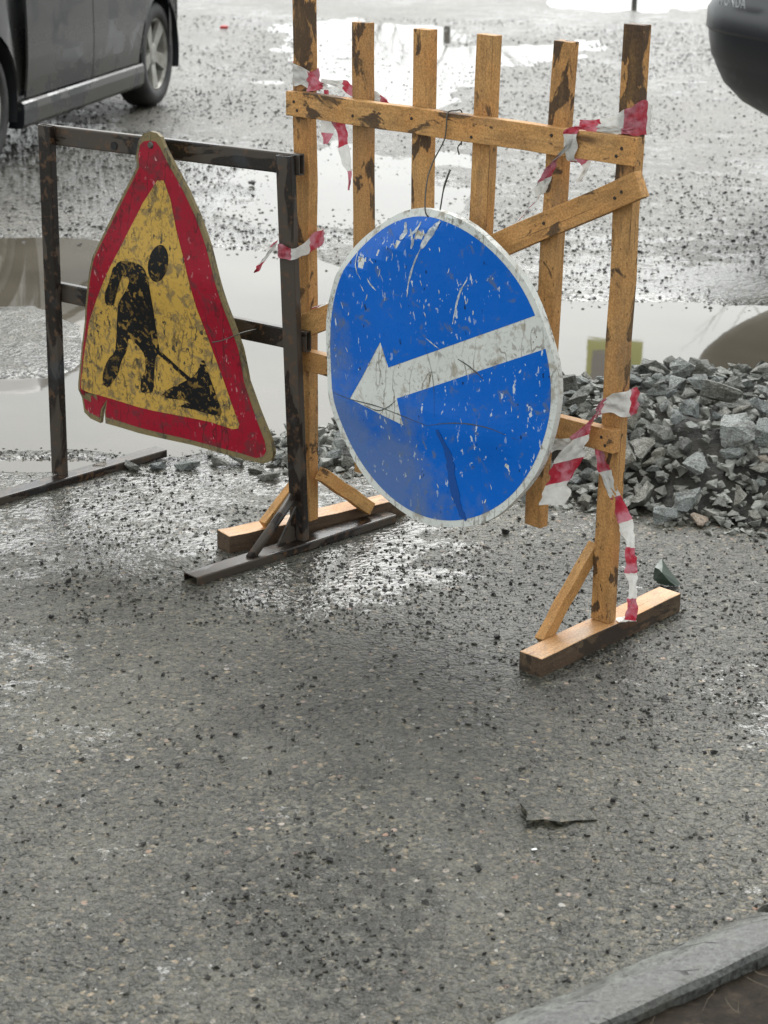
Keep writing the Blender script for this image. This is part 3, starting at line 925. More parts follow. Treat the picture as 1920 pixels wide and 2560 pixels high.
# triangular roadworks sign (outlines in the stand's own axes)
TRI = dict(
outline=[(0.3623, 0.9387), (0.3801, 0.9373), (0.3935, 0.9289), (0.4029, 0.9109), (0.4284, 0.876), (0.4738, 0.819), (0.5075, 0.7652), (0.5409, 0.6979), (0.5742, 0.617), (0.6076, 0.5356), (0.6298, 0.4705), (0.6462, 0.3948), (0.6801, 0.3264), (0.7141, 0.2625), (0.7209, 0.2356), (0.7138, 0.2153), (0.6935, 0.2041), (0.638, 0.2025), (0.4701, 0.2054), (0.3078, 0.2034), (0.1752, 0.2006), (0.1733, 0.2303), (0.1826, 0.2605), (0.1635, 0.231), (0.1552, 0.1969), (0.1122, 0.1989), (0.0861, 0.2091), (0.078, 0.2456), (0.0789, 0.2859), (0.0956, 0.3832), (0.1243, 0.4903), (0.1586, 0.5912), (0.1697, 0.6212), (0.2279, 0.7129), (0.2812, 0.7972), (0.3202, 0.8557), (0.3163, 0.8799), (0.3254, 0.9143), (0.3411, 0.9313)],
red=[(0.3616, 0.9178), (0.3794, 0.9174), (0.3938, 0.9034), (0.4108, 0.8786), (0.462, 0.8155), (0.4986, 0.7597), (0.5321, 0.6923), (0.5654, 0.6112), (0.5988, 0.5297), (0.6199, 0.4689), (0.6345, 0.3904), (0.6656, 0.3214), (0.6957, 0.259), (0.6996, 0.2361), (0.6908, 0.2211), (0.6704, 0.2137), (0.6206, 0.2167), (0.4704, 0.2176), (0.3083, 0.2184), (0.1783, 0.2176), (0.1783, 0.2311), (0.1853, 0.2659), (0.1604, 0.2355), (0.1537, 0.2118), (0.113, 0.2136), (0.0914, 0.2202), (0.0861, 0.247), (0.087, 0.2873), (0.1022, 0.3843), (0.1307, 0.4889), (0.165, 0.5897), (0.1761, 0.6196), (0.234, 0.709), (0.2872, 0.7933), (0.3274, 0.8542), (0.3248, 0.8808), (0.3317, 0.906), (0.3435, 0.9147)],
yellow=[(0.3824, 0.8288), (0.4034, 0.8311), (0.4229, 0.7909), (0.4417, 0.7212), (0.465, 0.6608), (0.5025, 0.5471), (0.5589, 0.417), (0.5986, 0.3302), (0.6215, 0.2872), (0.6184, 0.2762), (0.6007, 0.271), (0.5323, 0.2752), (0.3481, 0.27), (0.19, 0.270), (0.116, 0.2699), (0.0929, 0.2733), (0.0904, 0.2879), (0.1068, 0.3702), (0.1321, 0.4527), (0.1745, 0.5219), (0.2157, 0.5849), (0.2627, 0.6523), (0.296, 0.7075), (0.3352, 0.7716)],
head=[(0.4196, 0.6396), (0.42, 0.6532), (0.4175, 0.6653), (0.4122, 0.6747), (0.4046, 0.6805), (0.3956, 0.6822), (0.386, 0.6795), (0.3767, 0.6727), (0.3685, 0.6625), (0.3624, 0.6498), (0.3589, 0.6359), (0.3584, 0.6222), (0.361, 0.61), (0.3663, 0.6004), (0.374, 0.5946), (0.3831, 0.593), (0.3928, 0.5958), (0.4021, 0.6028), (0.4102, 0.6131), (0.4162, 0.6258)],
body=[(0.2616, 0.626), (0.2991, 0.6311), (0.3268, 0.6293), (0.348, 0.6206), (0.3594, 0.5957), (0.3642, 0.5591), (0.3677, 0.5175), (0.3689, 0.48), (0.3748, 0.4336), (0.378, 0.4208), (0.3601, 0.4016), (0.3563, 0.3635), (0.3536, 0.322), (0.3458, 0.3134), (0.3155, 0.308), (0.3108, 0.3169), (0.3144, 0.3467), (0.3289, 0.3636), (0.3278, 0.4044), (0.3067, 0.4249), (0.2851, 0.4358), (0.2738, 0.4364), (0.2688, 0.4057), (0.2478, 0.3766), (0.2335, 0.34), (0.2131, 0.3168), (0.1948, 0.2978), (0.1779, 0.2993), (0.1733, 0.3124), (0.1783, 0.3354), (0.1995, 0.3719), (0.2262, 0.3924), (0.2329, 0.4298), (0.237, 0.4642), (0.2404, 0.4839), (0.2475, 0.516), (0.2641, 0.5374), (0.2871, 0.562), (0.2999, 0.5873), (0.2902, 0.5934), (0.2537, 0.5883), (0.2423, 0.5999)],
arm=[(0.244, 0.612), (0.262, 0.606), (0.2745, 0.5942), (0.2625, 0.5736), (0.2454, 0.5418), (0.2335, 0.5139), (0.2122, 0.5073), (0.201, 0.5138), (0.204, 0.5381), (0.221, 0.562), (0.2314, 0.5824)],
shovel=[(0.3709, 0.4272), (0.4791, 0.3714), (0.4716, 0.3625), (0.3631, 0.4174)],
pile=[(0.5147, 0.4321), (0.5289, 0.3979), (0.5516, 0.3453), (0.5733, 0.2962), (0.5267, 0.2942), (0.4724, 0.2967), (0.4308, 0.2948), (0.4759, 0.3165), (0.3731, 0.3076), (0.3999, 0.3326), (0.4559, 0.3616), (0.4927, 0.3846)])
ts = empty('triangular_road_sign', MO, -MPSI)
tag(ts, 'bent triangular yellow and red roadworks sign with a black digging man symbol', 'road sign')


def twarp(x, z):
    y = -.030
    y -= .012 * math.exp(-((z - .60) / .10) ** 2)
    y += .022 * max(0.0, (.30 - x)) / .22 * max(0.0, min(1.0, (.75 - z) / .3))
    y += .05 * max(0.0, z - .86)
    y += .002 * math.sin(x * 23) * math.sin(z * 17 + 1)
    if x < .165 and z < .27: y += .012 * (.165 - x) / .08
    return y


def soften(poly, n=2):
    for _ in range(n):
        out = []
        for i in range(len(poly)):
            a, b2 = poly[i], poly[(i + 1) % len(poly)]
            out += [(a[0] * .78 + b2[0] * .22, a[1] * .78 + b2[1] * .22), (a[0] * .22 + b2[0] * .78, a[1] * .22 + b2[1] * .78)]
        poly = out
    return poly


bm_obj('plate', sheet([TRI['outline']], twarp, 0.0, .010, .03, .0), M_cream, ts)
bm_obj('red_border', sheet([TRI['red']], twarp, .0007), M_red, ts)
bm_obj('yellow_field', sheet([TRI['yellow']], twarp, .0014), M_yellow, ts)
bm_obj('worker_symbol', sheet([soften(TRI[k], 1) for k in ('head', 'body', 'pile')] , twarp, .0021), M_black, ts)
bm_obj('worker_shovel', sheet([TRI['shovel']], twarp, .0024), M_black, ts)
bm_obj('worker_arm', sheet([soften(TRI['arm'], 1)], twarp, .0024), M_black, ts)
bm = bmesh.new()
bmesh.ops.create_cone(bm, cap_ends=True, segments=14, radius1=.0085, radius2=.006, depth=.004)
bmesh.ops.rotate(bm, verts=bm.verts, cent=(0, 0, 0), matrix=Matrix.Rotation(math.pi / 2, 3, 'X'))
bmesh.ops.translate(bm, verts=bm.verts, vec=(.3640, twarp(.364, .912) - .003, .908))
bm_obj('bolt', bm, M_wire, ts)

# wires
bm = bmesh.new()
tube_bm(bm, catmull([(.575, .012, .480), (.56, -.052, .478), (.59, -.048, .487), (.625, -.03, .505), (.634, .02, .507), (.63, .054, .507)], 5), .0013, 6)
w = bm_obj('tie_wire', bm, M_wire, None, True)
w.location = MO; w.rotation_euler = (0, 0, -MPSI)
tag(w, 'thin wire tying the triangular sign to the middle rail of its steel stand', 'wire')
bm = bmesh.new()
tube_bm(bm, catmull([(-.396, .004, .985), (-.398, .006, 1.05), (-.402, -.012, 1.056), (-.408, -.0275, 1.052), (-.409, -.030, 1.02), (-.413, -.032, .995), (-.430, -.045, .951), (-.433, -.058, .915), (-.429, -.068, .868), (-.420, -.072, .846), (-.410, -.060, .838), (-.403, -.052, .845)], 6), .0016, 6)
tube_bm(bm, catmull([(-.403, -.052, .845), (-.396, -.056, .866), (-.389, -.055, .906), (-.378, -.05, .943)], 6), [.0016] * 12 + [.0022] * 7, 6)
tube_bm(bm, catmull([(-.396, .004, .99), (-.402, .0, .98), (-.396, -.002, .966)], 5), .0016, 6)
w = bm_obj('tie_wire', bm, M_wire, None, True)
w.location = BO; w.rotation_euler = (0, 0, -BPSI)
tag(w, 'steel wire looped over the top wooden rail holding the round blue sign', 'wire')


# ------------------------------------------------------------------ barrier tape
def ribbon(bm, uvl, pts, start=0.0, crumple=.004, n=9, cross=7):
    """pts: (x,y,z, sx,sy,sz, width) — centre, direction across the tape, width"""
    P = catmull(pts, n)
    s = start; prev = None; last = None
    ph = random.random() * 20
    for p in P:
        c = np.array(p[:3]); sd = np.array(p[3:6]); sd = sd / (np.linalg.norm(sd) + 1e-9)
        if last is not None: s += np.linalg.norm(c - last)
        row = []
        for k in range(cross):
            f = k / (cross - 1) - .5
            q = c + sd * f * p[6] * (1 + .16 * math.sin(s * 61 + ph) + .10 * math.sin(s * 133 + 2 * ph + (3 if f > 0 else 0)))
            nrm = np.array([0, -1, 0]) if abs(sd[1]) < .7 else np.array([1, 0, 0])
            q = q + nrm * crumple * (math.sin(s * 95 + k * 2.1 + ph) + .8 * math.sin(s * 210 - k * 2.6 + ph) + .5 * math.sin(k * 2.2 + ph * 3)) * .6
            row.append((bm.verts.new(q), (s, f)))
        if prev:
            for k in range(cross - 1):
                f_ = bm.faces.new((prev[k][0], prev[k + 1][0], row[k + 1][0], row[k][0]))
                f_.smooth = True
                for lp, uvv in zip(f_.loops, (prev[k][1], prev[k + 1][1], row[k + 1][1], row[k][1])): lp[uvl].uv = uvv
        prev = row; last = c


def tape(label, ribbons):
    bm = bmesh.new(); uvl = bm.loops.layers.uv.new('UVMap')
    for r in ribbons: ribbon(bm, uvl, r['p'], r.get('s', 0), r.get('c', .004), r.get('n', 9))
    o = bm_obj('barrier_tape', bm, M_tape)
    o.location = BO; o.rotation_euler = (0, 0, -BPSI)
    tag(o, label, 'tape', 'red and white tape remnants')
    return o


Z1 = (0, 0, 1)
H = lambda x, y, z, w, s=Z1: (x, y, z, *s, w)
# upper left: wrapped round the tall left post above the top rail
tape('red and white tape knotted round the tall left post above the top rail', [
    dict(p=[H(-.838, .033, 1.075, .044), H(-.832, .012, 1.076, .044), H(-.838, -.003, 1.080, .044), H(-.862, -.005, 1.085, .046), H(-.886, -.003, 1.087, .044), H(-.890, .015, 1.085, .044), H(-.886, .034, 1.08, .044)], s=.02, c=.003),
    dict(p=[H(-.836, -.006, 1.078, .04), H(-.815, -.008, 1.072, .030), H(-.795, -.004, 1.070, .016), H(-.786, .006, 1.066, .012)], s=.01),
    dict(p=[H(-.80, .0, 1.078, .012), H(-.78, .02, 1.075, .012), H(-.752, .029, 1.068, .022), H(-.722, .031, 1.060, .026), H(-.68, .031, 1.056, .024), H(-.645, .03, 1.050, .016), H(-.61, .02, 1.04, .012)], s=.062),
    dict(p=[(-.79, .004, 1.06, .9, .2, 0, .012), (-.788, .008, 1.02, 1, .2, 0, .02), (-.782, .006, .995, 1, .3, 0, .034), (-.783, .004, .970, 1, .3, 0, .036), (-.790, .003, .943, 1, .3, 0, .012)], s=.018, c=.002),
    dict(p=[(-.775, .006, 1.05, .9, .2, 0, .02), (-.755, .008, 1.005, 1, .2, .1, .036), (-.742, .006, .976, 1, .1, .3, .034), (-.734, .004, .943, 1, .2, .5, .028), (-.722, .003, .909, 1, .3, .4, .02), (-.714, .003, .884, 1, .3, .2, .010), (-.716, .003, .850, 1, 0, 0, .003)], s=.055, c=.002)])
# upper right
tape('red and white tape wound over the right end of the top wooden rail', [
    dict(p=[H(.051, .036, 1.08, .05), H(.055, .020, 1.084, .054), H(.050, -.004, 1.086, .058), H(.028, -.006, 1.082, .050), H(.0, -.006, 1.073, .040), H(-.022, -.008, 1.065, .026), H(-.050, -.010, 1.063, .022), H(-.078, -.018, 1.062, .022)], s=.092, c=.003),
    dict(p=[H(.04, -.005, 1.062, .016), H(.01, -.008, 1.060, .016), H(-.04, -.012, 1.059, .014)], s=.03),
    dict(p=[(-.06, -.004, 1.062, 0, 1, .3, .026), (-.082, -.022, 1.060, .6, .8, .2, .03), (-.089, -.030, 1.045, 1, 0, .1, .030), (-.090, -.031, 1.02, 1, 0, 0, .028), (-.086, -.030, .998, 1, 0, 0, .022), (-.082, -.02, .990, 1, .4, 0, .02)], s=.008, c=.003),
    dict(p=[(-.086, -.033, 1.028, .5, 0, 1, .024), (-.104, -.036, 1.010, .6, 0, .8, .038), (-.128, -.036, .982, .75, 0, .62, .046), (-.146, -.034, .950, .85, .1, .5, .044), (-.158, -.030, .918, .9, .2, .4, .022)], s=.068, c=.005),
    dict(p=[(-.158, -.03, .92, .8, 0, .6, .012), (-.180, -.012, .900, .7, .1, .7, .006), (-.202, -.006, .884, .6, .1, .8, .010), (-.225, -.004, .858, .6, .1, .8, .016), (-.262, .0, .829, .6, .1, .8, .006)], s=.066, c=.001),
    dict(p=[(-.10, .004, 1.0, .9, 0, .3, .02), (-.076, .010, .985, .7, .2, .7, .026), (-.085, .012, .965, .8, .2, .6, .024), (-.096, .012, .945, .9, .2, .4, .010)], s=.03, c=.003)])
# round both left posts
MB_ = Matrix.Rotation(BPSI, 4, 'Z') @ Matrix.Translation(Vector(MO) - Vector(BO)) @ Matrix.Rotation(-MPSI, 4, 'Z')


def onm(x, y, z, w, s=Z1):
    p = MB_ @ Vector((x, y, z)); q = MB_.to_3x3() @ Vector(s)
    return (p.x, p.y, p.z, q.x, q.y, q.z, w)


tape('short tape band tying the steel stand to the left wooden post', [
    dict(p=[H(-.86, .045, .725, .034), H(-.822, .034, .730, .034), H(-.812, .0, .726, .034), onm(.768, .012, .707, .03), onm(.760, -.004, .704, .028), onm(.742, -.005, .704, .028), onm(.722, -.005, .705, .028), onm(.711, .004, .706, .026), onm(.709, .03, .708, .024), H(-.892, .01, .72, .03), H(-.89, .036, .723, .03)], s=.066, c=.002),
    dict(p=[onm(.714, -.007, .727, .014, (.8, 0, .6)), onm(.706, -.008, .713, .026, (.8, 0, .6)), onm(.688, -.008, .690, .032, (.8, 0, .6)), onm(.668, -.010, .664, .030, (.8, 0, .5)), onm(.656, -.01, .648, .014, (.9, 0, .4))], s=.046, c=.004)])
# scrap on the brace
tape('scrap of tape lying over the lower left end of the brace', [
    dict(p=[(-.822, .004, .566, .1, 1, .1, .022), (-.800, -.014, .576, .1, 1, .1, .026), (-.775, -.016, .588, .1, 1, .1, .028), (-.755, -.012, .594, .1, 1, .1, .022), (-.74, .0, .600, .1, 1, .1, .012)], s=.02, c=.002)])
# lower right: loop round the post and wide tail
tape('wide red and white tape tail knotted at the right end of the lower rail', [
    dict(p=[H(.008, -.03, .500, .02), H(.012, -.026, .515, .034, (0.4, 0, 1)), H(.030, -.022, .523, .046, (0.2, 0, 1)), H(.052, -.012, .527, .05), H(.066, .004, .528, .05), H(.068, .026, .528, .046), H(.05, .04, .525, .04), H(.01, .042, .520, .036), H(-.004, .02, .512, .03), H(.0, -.01, .500, .024)], s=.03, c=.006),
    dict(p=[(.012, -.030, .500, .5, 0, 1, .020), (.0, -.036, .488, .7, 0, .8, .034), (-.014, -.044, .460, .85, 0, .5, .056), (-.026, -.05, .428, .9, 0, .42, .070), (-.041, -.053, .390, .9, 0, .4, .074), (-.056, -.054, .352, .9, 0, .4, .076), (-.070, -.052, .312, .92, 0, .3, .072), (-.074, -.050, .290, .95, 0, .2, .052)], s=.104, c=.006),
    dict(p=[H(-.046, .004, .405, .024), H(-.060, -.028, .420, .026), H(-.084, -.030, .414, .030), H(-.106, -.028, .405, .030), H(-.125, -.01, .40, .024)], s=.028)])
# strand hanging down to the foot
tape('twisted narrow strand of tape hanging from the lower rail down to the right foot', [
    dict(p=[(.0, -.006, .425, .9, .2, .2, .024), (.004, -.004, .405, .9, .3, .3, .024), (.030, -.003, .355, .9, .3, .4, .026), (.055, .004, .304, .9, .3, .4, .028), (.070, .010, .262, .5, .8, .2, .026), (.078, .014, .225, 1, .2, 0, .022), (.084, .016, .180, .4, 1, 0, .024), (.088, .018, .140, 1, .1, 0, .020), (.090, .02, .100, .6, .8, 0, .022), (.084, .026, .062, 1, .2, 0, .022), (.070, .03, .049, .6, .8, .1, .034), (.045, .045, .047, .6, .8, .1, .024)], s=.002, c=.003)])

# ------------------------------------------------------------------ crushed stone
def rock_mesh(name, seed, flat=(1, .8, .6), n=16, mat=None, bev=True):
    r = np.random.default_rng(seed)
    bm = bmesh.new()
    for k in range(n):
        v = r.normal(size=3); v /= np.linalg.norm(v)
        v = v * r.uniform(.75, 1.05) * np.array(flat) * .55
        bm.verts.new(v)
    h = bmesh.ops.convex_hull(bm, input=list(bm.verts))
    bmesh.ops.delete(bm, geom=[g for g in h['geom_interior'] if isinstance(g, bmesh.types.BMVert)], context='VERTS')
    bmesh.ops.dissolve_limit(bm, angle_limit=R(18), verts=list(bm.verts), edges=list(bm.edges))
    bmesh.ops.triangulate(bm, faces=list(bm.faces))
    if bev:
        bmesh.ops.subdivide_edges(bm, edges=list(bm.edges), cuts=1, use_grid_fill=True)
        bmesh.ops.triangulate(bm, faces=list(bm.faces))
        for v in bm.verts: v.co += Vector(r.normal(size=3)) * .016
    m = bpy.data.meshes.new(name); bm.normal_update(); bm.to_mesh(m); bm.free()
    if mat: m.materials.append(mat)
    return m


ROCKS = []
for k in range(18):
    f = [(1, .78, .48), (1, .62, .36), (1, .9, .58), (1, .7, .30), (1, .5, .38), (1, .85, .42)][k % 6]
    ROCKS.append(rock_mesh('stone', 100 + k, f, 9 + k % 5, M_stone))

GB = [(-.36, 4.86), (-.29, 4.77), (-.065, 4.70), (.245, 4.56), (.483, 4.477), (.6, 4.42), (.73, 4.345), (.95, 4.31), (1.5, 4.35), (1.9, 4.7),
      (1.9, 5.3), (1.4, 5.55), (.8, 5.58), (.4, 5.45), (.1, 5.25), (-.2, 5.12), (-.36, 5.0)]


def pile_h(x, y):
    x = np.atleast_1d(np.asarray(x, float)); y = np.atleast_1d(np.asarray(y, float))
    sd = poly_sd(x, y, GB)
    top = .06 + .10 * sstep(-.2, .9, x)
    return top * sstep(0, .42, sd) + .02 * sstep(0, .08, sd) * (fbm(x * 6, y * 6, 3, 14))


pile = empty('gravel_pile', (.7, 5.0, 0))
tag(pile, 'heap of grey crushed stone lying on the road behind the wooden barrier', 'gravel pile')
# core of small rubble
gx = np.linspace(-.42, 1.95, 110); gy = np.linspace(4.25, 5.65, 76)
XX, YY = np.meshgrid(gx, gy, indexing='ij')
HH = pile_h(XX.ravel(), YY.ravel()).reshape(XX.shape) * .9 - .012 + .018 * (fbm(XX * 25, YY * 25, 2, 52) - .5)
HH = np.where(poly_sd(XX.ravel(), YY.ravel(), GB).reshape(XX.shape) < 0, -.04, HH)
ix = np.arange(XX.size).reshape(XX.shape)
FF = np.stack([ix[:-1, :-1], ix[1:, :-1], ix[1:, 1:], ix[:-1, 1:]], -1).reshape(-1, 4)
VV = np.stack([XX.ravel() - .7, YY.ravel() - 5.0, HH.ravel()], -1)
rb = raw_obj('rubble', VV, [tuple(int(k) for k in f) for f in FF], M_rubble, pile)
rb['kind'] = 'stuff'

random.seed(5)
spots = []
tries = 0
while len(spots) < 300 and tries < 60000:
    tries += 1
    x = random.uniform(-.38, 1.45); y = random.uniform(4.3, 5.5)
    if x / y > .245: continue
    sd = float(poly_sd(np.array([x]), np.array([y]), GB)[0])
    if sd < -.015: continue
    sz = random.choice([.045, .05, .055, .06, .07, .08, .10]) * random.uniform(.85, 1.2)
    if sd < .05: sz = min(sz, .075)
    if any((x - a) ** 2 + (y - b) ** 2 < (.285 * (sz + c)) ** 2 for a, b, c in spots): continue
    spots.append((x, y, sz))
for x, y, sz in spots:
    o = bpy.data.objects.new('stone', random.choice(ROCKS))
    z = float(pile_h(x, y)[0])
    nx = float(pile_h(x + .05, y)[0] - pile_h(x - .05, y)[0]) / .1
    ny = float(pile_h(x, y + .05)[0] - pile_h(x, y - .05)[0]) / .1
    q = Vector((-nx, -ny, 1)).to_track_quat('Z', 'Y').to_matrix().to_4x4()
    rot = q @ Matrix.Rotation(random.uniform(0, 6.28), 4, 'Z') @ Matrix.Rotation(random.gauss(0, .38), 4, 'X') @ Matrix.Rotation(random.gauss(0, .3), 4, 'Y')
    s3 = sz * 1.12
    o.matrix_local = Matrix.Translation((x - .7, y - 5.0, z + sz * .24)) @ rot @ Matrix.Diagonal((s3, s3, s3, 1))
    o.parent = pile
    col.objects.link(o)


def joined_rocks(name, items, mat, parent=None, smooth=False):
    """items: x,y,z,size,seed -> one mesh of many tiny stones"""
    base = []
    for k in range(10):
        r = np.random.default_rng(500 + k)
        bm = bmesh.new()
        for j in range(8):
            v = r.normal(size=3); v /= np.linalg.norm(v); bm.verts.new(v * np.array([.55, .45, .36]))
        h = bmesh.ops.convex_hull(bm, input=list(bm.verts))
        bmesh.ops.triangulate(bm, faces=list(bm.faces))
        bm.verts.index_update()
        base.append((np.array([v.co[:] for v in bm.verts]), [tuple(v.index for v in f.verts) for f in bm.faces])); bm.free()
    V, F = [], []
    off = 0
    for x, y, z, s in items:
        bv, bf = random.choice(base)
        a = random.uniform(0, 6.28); ca, sa = math.cos(a), math.sin(a)
        p = bv * s
        t = random.gauss(0, .4); ct, st_ = math.cos(t), math.sin(t)
        p = np.stack([p[:, 0], p[:, 1] * ct - p[:, 2] * st_, p[:, 1] * st_ + p[:, 2] * ct], -1)
        p = np.stack([p[:, 0] * ca - p[:, 1] * sa + x, p[:, 0] * sa + p[:, 1] * ca + y, p[:, 2] + z], -1)
        V.append(p); F += [tuple(i + off for i in f) for f in bf]; off += len(p)
    return raw_obj(name, np.concatenate(V), F, mat, parent)


sxv = rng.uniform(-.42, 1.85, 5200); syv = rng.uniform(4.26, 5.6, 5200)
ssd = poly_sd(sxv, syv, GB); shh = pile_h(sxv, syv); rr_ = rng.random(5200)
items = [(x - .7, y - 5.0, h * .94 + .004, (.012 + .048 * q ** 2) * (1 if d > .03 else .6)) for x, y, h, d, q in zip(sxv, syv, shh, ssd, rr_) if d > -.045]
small = joined_rocks('small_stones', items, M_stone, pile)
small['kind'] = 'stuff'
# single stones that rolled away from the heap
for (x, y, sz, k, lab) in [(-.60, 4.74, .055, 2, 'leftmost small grey stone below the bottom edge of the triangular sign'),
                           (-.52, 4.735, .085, 3, 'flat grey stone second from the left below the triangular sign'),
                           (-.445, 4.77, .08, 9, 'grey stone third from the left below the triangular sign'),
                           (-.40, 4.80, .10, 4, 'largest strewn stone below the lower right corner of the triangular sign'),
                           (-.34, 4.72, .06, 7, 'small stone between the triangular sign corner and the right steel post'),
                           (-.47, 4.86, .05, 1, 'small stone farthest back in the strewn row behind the triangular sign'),
                           (-.30, 4.66, .075, 3, 'flat stone nearest the right steel post, in front of the heap')]:
    o = bpy.data.objects.new('rolled_stone', ROCKS[k]); o.scale = (sz, sz, sz); o.location = (x, y, sz * .14); o.rotation_euler = (.1, .05, k * 1.3)
    col.objects.link(o)
    tag(o, lab, 'stone', 'stones strewn left of the heap')
g = bpy.data.objects.new('rock', rock_mesh('rock', 210, (1, .8, .75), 14, M_green)); g.scale = (.085, .085, .085); g.location = (.64, 3.95, .030); g.rotation_euler = (.3, .2, .6)
col.objects.link(g); tag(g, 'single dark green rock lying just behind the right wooden foot', 'stone')
g = bpy.data.objects.new('rock', rock_mesh('rock', 219, (1, .9, .8), 9, M_grit)); g.scale = (.026, .026, .026); g.location = (.295, 4.275, .010)
col.objects.link(g); tag(g, 'small black cube-like stone on the asphalt below the round sign', 'stone')
g = bpy.data.objects.new('rock', rock_mesh('rock', 213, (1, .6, .5), 12, M_chip)); g.scale = (.06, .05, .05); g.location = (-.74, 4.70, .018); g.rotation_euler = (0, 0, .5)
col.objects.link(g); tag(g, 'pale stone resting against the left foot of the steel stand', 'stone')
g = bpy.data.objects.new('rock', rock_mesh('rock', 214, (1, .6, .5), 12, M_stone)); g.scale = (.075, .06, .06); g.location = (-.655, 4.72, .016); g.rotation_euler = (0, 0, 2.5)
col.objects.link(g); tag(g, 'grey stone at the near side of the left steel foot', 'stone')
g = bpy.data.objects.new('rock', rock_mesh('rock', 216, (1, .7, .5), 12, M_rubble)); g.scale = (.055, .05, .05); g.location = (-.658, 9.10, .006)
col.objects.link(g); tag(g, 'lone brown stone in the puddle beyond the steel stand', 'stone')
g = bpy.data.objects.new('litter', rock_mesh('litter', 215, (1, .35, .12), 8, simple('white_scrap', (0.72, 0.74, 0.72), 0.4))); g.scale = (.022, .022, .022); g.location = (.257, 2.762, .004); g.rotation_euler = (0, .1, .4)
col.objects.link(g); tag(g, 'tiny white plastic scrap on the asphalt before the cracked flake', 'litter')
g = bpy.data.objects.new('litter', rock_mesh('litter', 218, (1, .5, .4), 10, simple('red_scrap', (0.6, 0.03, 0.035), 0.35))); g.scale = (.085, .085, .085); g.location = (-1.454, 16.9, .012)  # solid red lump added in place of a red lamp's reflection, not litter
col.objects.link(g); tag(g, 'red stand-in for a lamp reflection on the far road near the parked grey car', 'litter')

# loose grit: the larger pieces one by one, the rest as one layer
GR = [rock_mesh('pebble', 300 + k, (1, .8, .62), 11, M_grit, False) for k in range(8)]
random.seed(23)
cnt = 0
while cnt < 110:
    y = 2.25 + 2.6 * random.random() ** .8
    x = random.uniform(-.23, .23) * y
    if poly_sd(np.array([x]), np.array([y]), PUD)[0] > -.05: continue
    if (np.array([x, y]) - KO) @ KN > -.02: continue
    s = random.uniform(.010, .019)
    o = bpy.data.objects.new('pebble', GR[cnt % 8]); o.scale = (s, s, s * random.uniform(.6, .9))
    o.location = (x, y, float(ground_h(np.array([x]), np.array([y]))[0]) + s * .22); o.rotation_euler = (random.gauss(0, .2), random.gauss(0, .2), random.uniform(0, 6.28))
    col.objects.link(o)
    tag(o, 'small black pebble lying loose on the wet asphalt', 'pebble', 'black pebbles on the asphalt')
    cnt += 1

NG = 30000
gyv = 2.1 + 3.2 * rng.random(NG) ** .75
gxv = (rng.random(NG) - .5) * .54 * gyv
dens = .20 + .9 * sstep(.45, .62, fbm(gxv * 3.2, gyv * 3.2, 4, 71)) * sstep(3.0, 3.8, gyv) + .15 * sstep(.5, .7, fbm(gxv * 2, gyv * 2, 3, 75))
dens = dens + .5 * sstep(-.1, .15, poly_sd(gxv, gyv, [(-.35, 4.4), (.3, 4.45), (.3, 3.9), (0, 3.65), (-.4, 3.75)]))
dens = dens + .45 * sstep(-.1, .1, poly_sd(gxv, gyv, [(.15, 4.25), (1.4, 4.1), (1.4, 3.5), (.5, 3.2), (.1, 3.5)]) + .2 * (fbm(gxv * 5, gyv * 5, 3, 131) - .5)) + 1.1 * sstep(-.05, .08, poly_sd(gxv, gyv, [(-.27, 2.70), (-.08, 2.74), (.04, 2.60), (.06, 2.40), (-.08, 2.34), (-.24, 2.50)]) + .12 * (fbm(gxv * 9, gyv * 9, 3, 151) - .5)) + .8 * sstep(.05, .0, KD[0] * 0 - ((gxv - KO[0]) * KN[0] + (gyv - KO[1]) * KN[1]))
keep = (rng.random(NG) < dens * .62) & (poly_sd(gxv, gyv, PUD) < .02) & (((gxv - KO[0]) * KN[0] + (gyv - KO[1]) * KN[1]) < -.01)
gz = ground_h(gxv, gyv)
items = [(x, y, z + .0008, .0034 + .0095 * r ** 2.3) for x, y, z, r in zip(gxv[keep], gyv[keep], gz[keep], rng.random(keep.sum()))]
gr = joined_rocks('loose_grit', items, M_grit)
tag(gr, 'fine black grit scattered over the wet asphalt', None, None, 'stuff')
NG = 900
gyv = 2.1 + 2.3 * rng.random(NG); gxv = (rng.random(NG) - .5) * .54 * gyv
keep = (((gxv - KO[0]) * KN[0] + (gyv - KO[1]) * KN[1]) < -.01)
gz = ground_h(gxv, gyv)
items = [(x, y, z + .0002, .003 + .006 * r ** 3) for x, y, z, r in zip(gxv[keep], gyv[keep], gz[keep], rng.random(keep.sum()))]
gr = joined_rocks('pale_grit', items, M_chip)
tag(gr, 'pale stone chips set in the asphalt surface', None, None, 'stuff')
# coarse grit farther out, in and beside the puddles
NG = 26000
gyv = 5.2 + 11 * rng.random(NG) ** 1.25; gxv = (rng.random(NG) - .5) * .56 * gyv
keep = (poly_sd(gxv, gyv, PUD) < .1) & (fbm(gxv * 1.4, gyv * .9, 4, 83) + .25 * (rng.random(NG) - .5) > .49)
gz = np.maximum(ground_h(gxv, gyv), WATER_Z - .002)
items = [(x, y, z + .001, (.006 + .015 * r ** 3)) for x, y, z, r in zip(gxv[keep], gyv[keep], gz[keep], rng.random(keep.sum()))]
NG = 24000
gyv = 7.6 + 10.5 * rng.random(NG); gxv = (rng.random(NG) - .5) * .52 * gyv
keep = (poly_sd(gxv, gyv, PUD2) < .1) & (poly_sd(gxv, gyv, PUD3) < .1) & (fbm(gxv * 1.2 + 7, gyv * 1.0, 5, 183) + .35 * (rng.random(NG) - .5) > .50)
gz = np.maximum(ground_h(gxv, gyv), WATER_Z - .002)
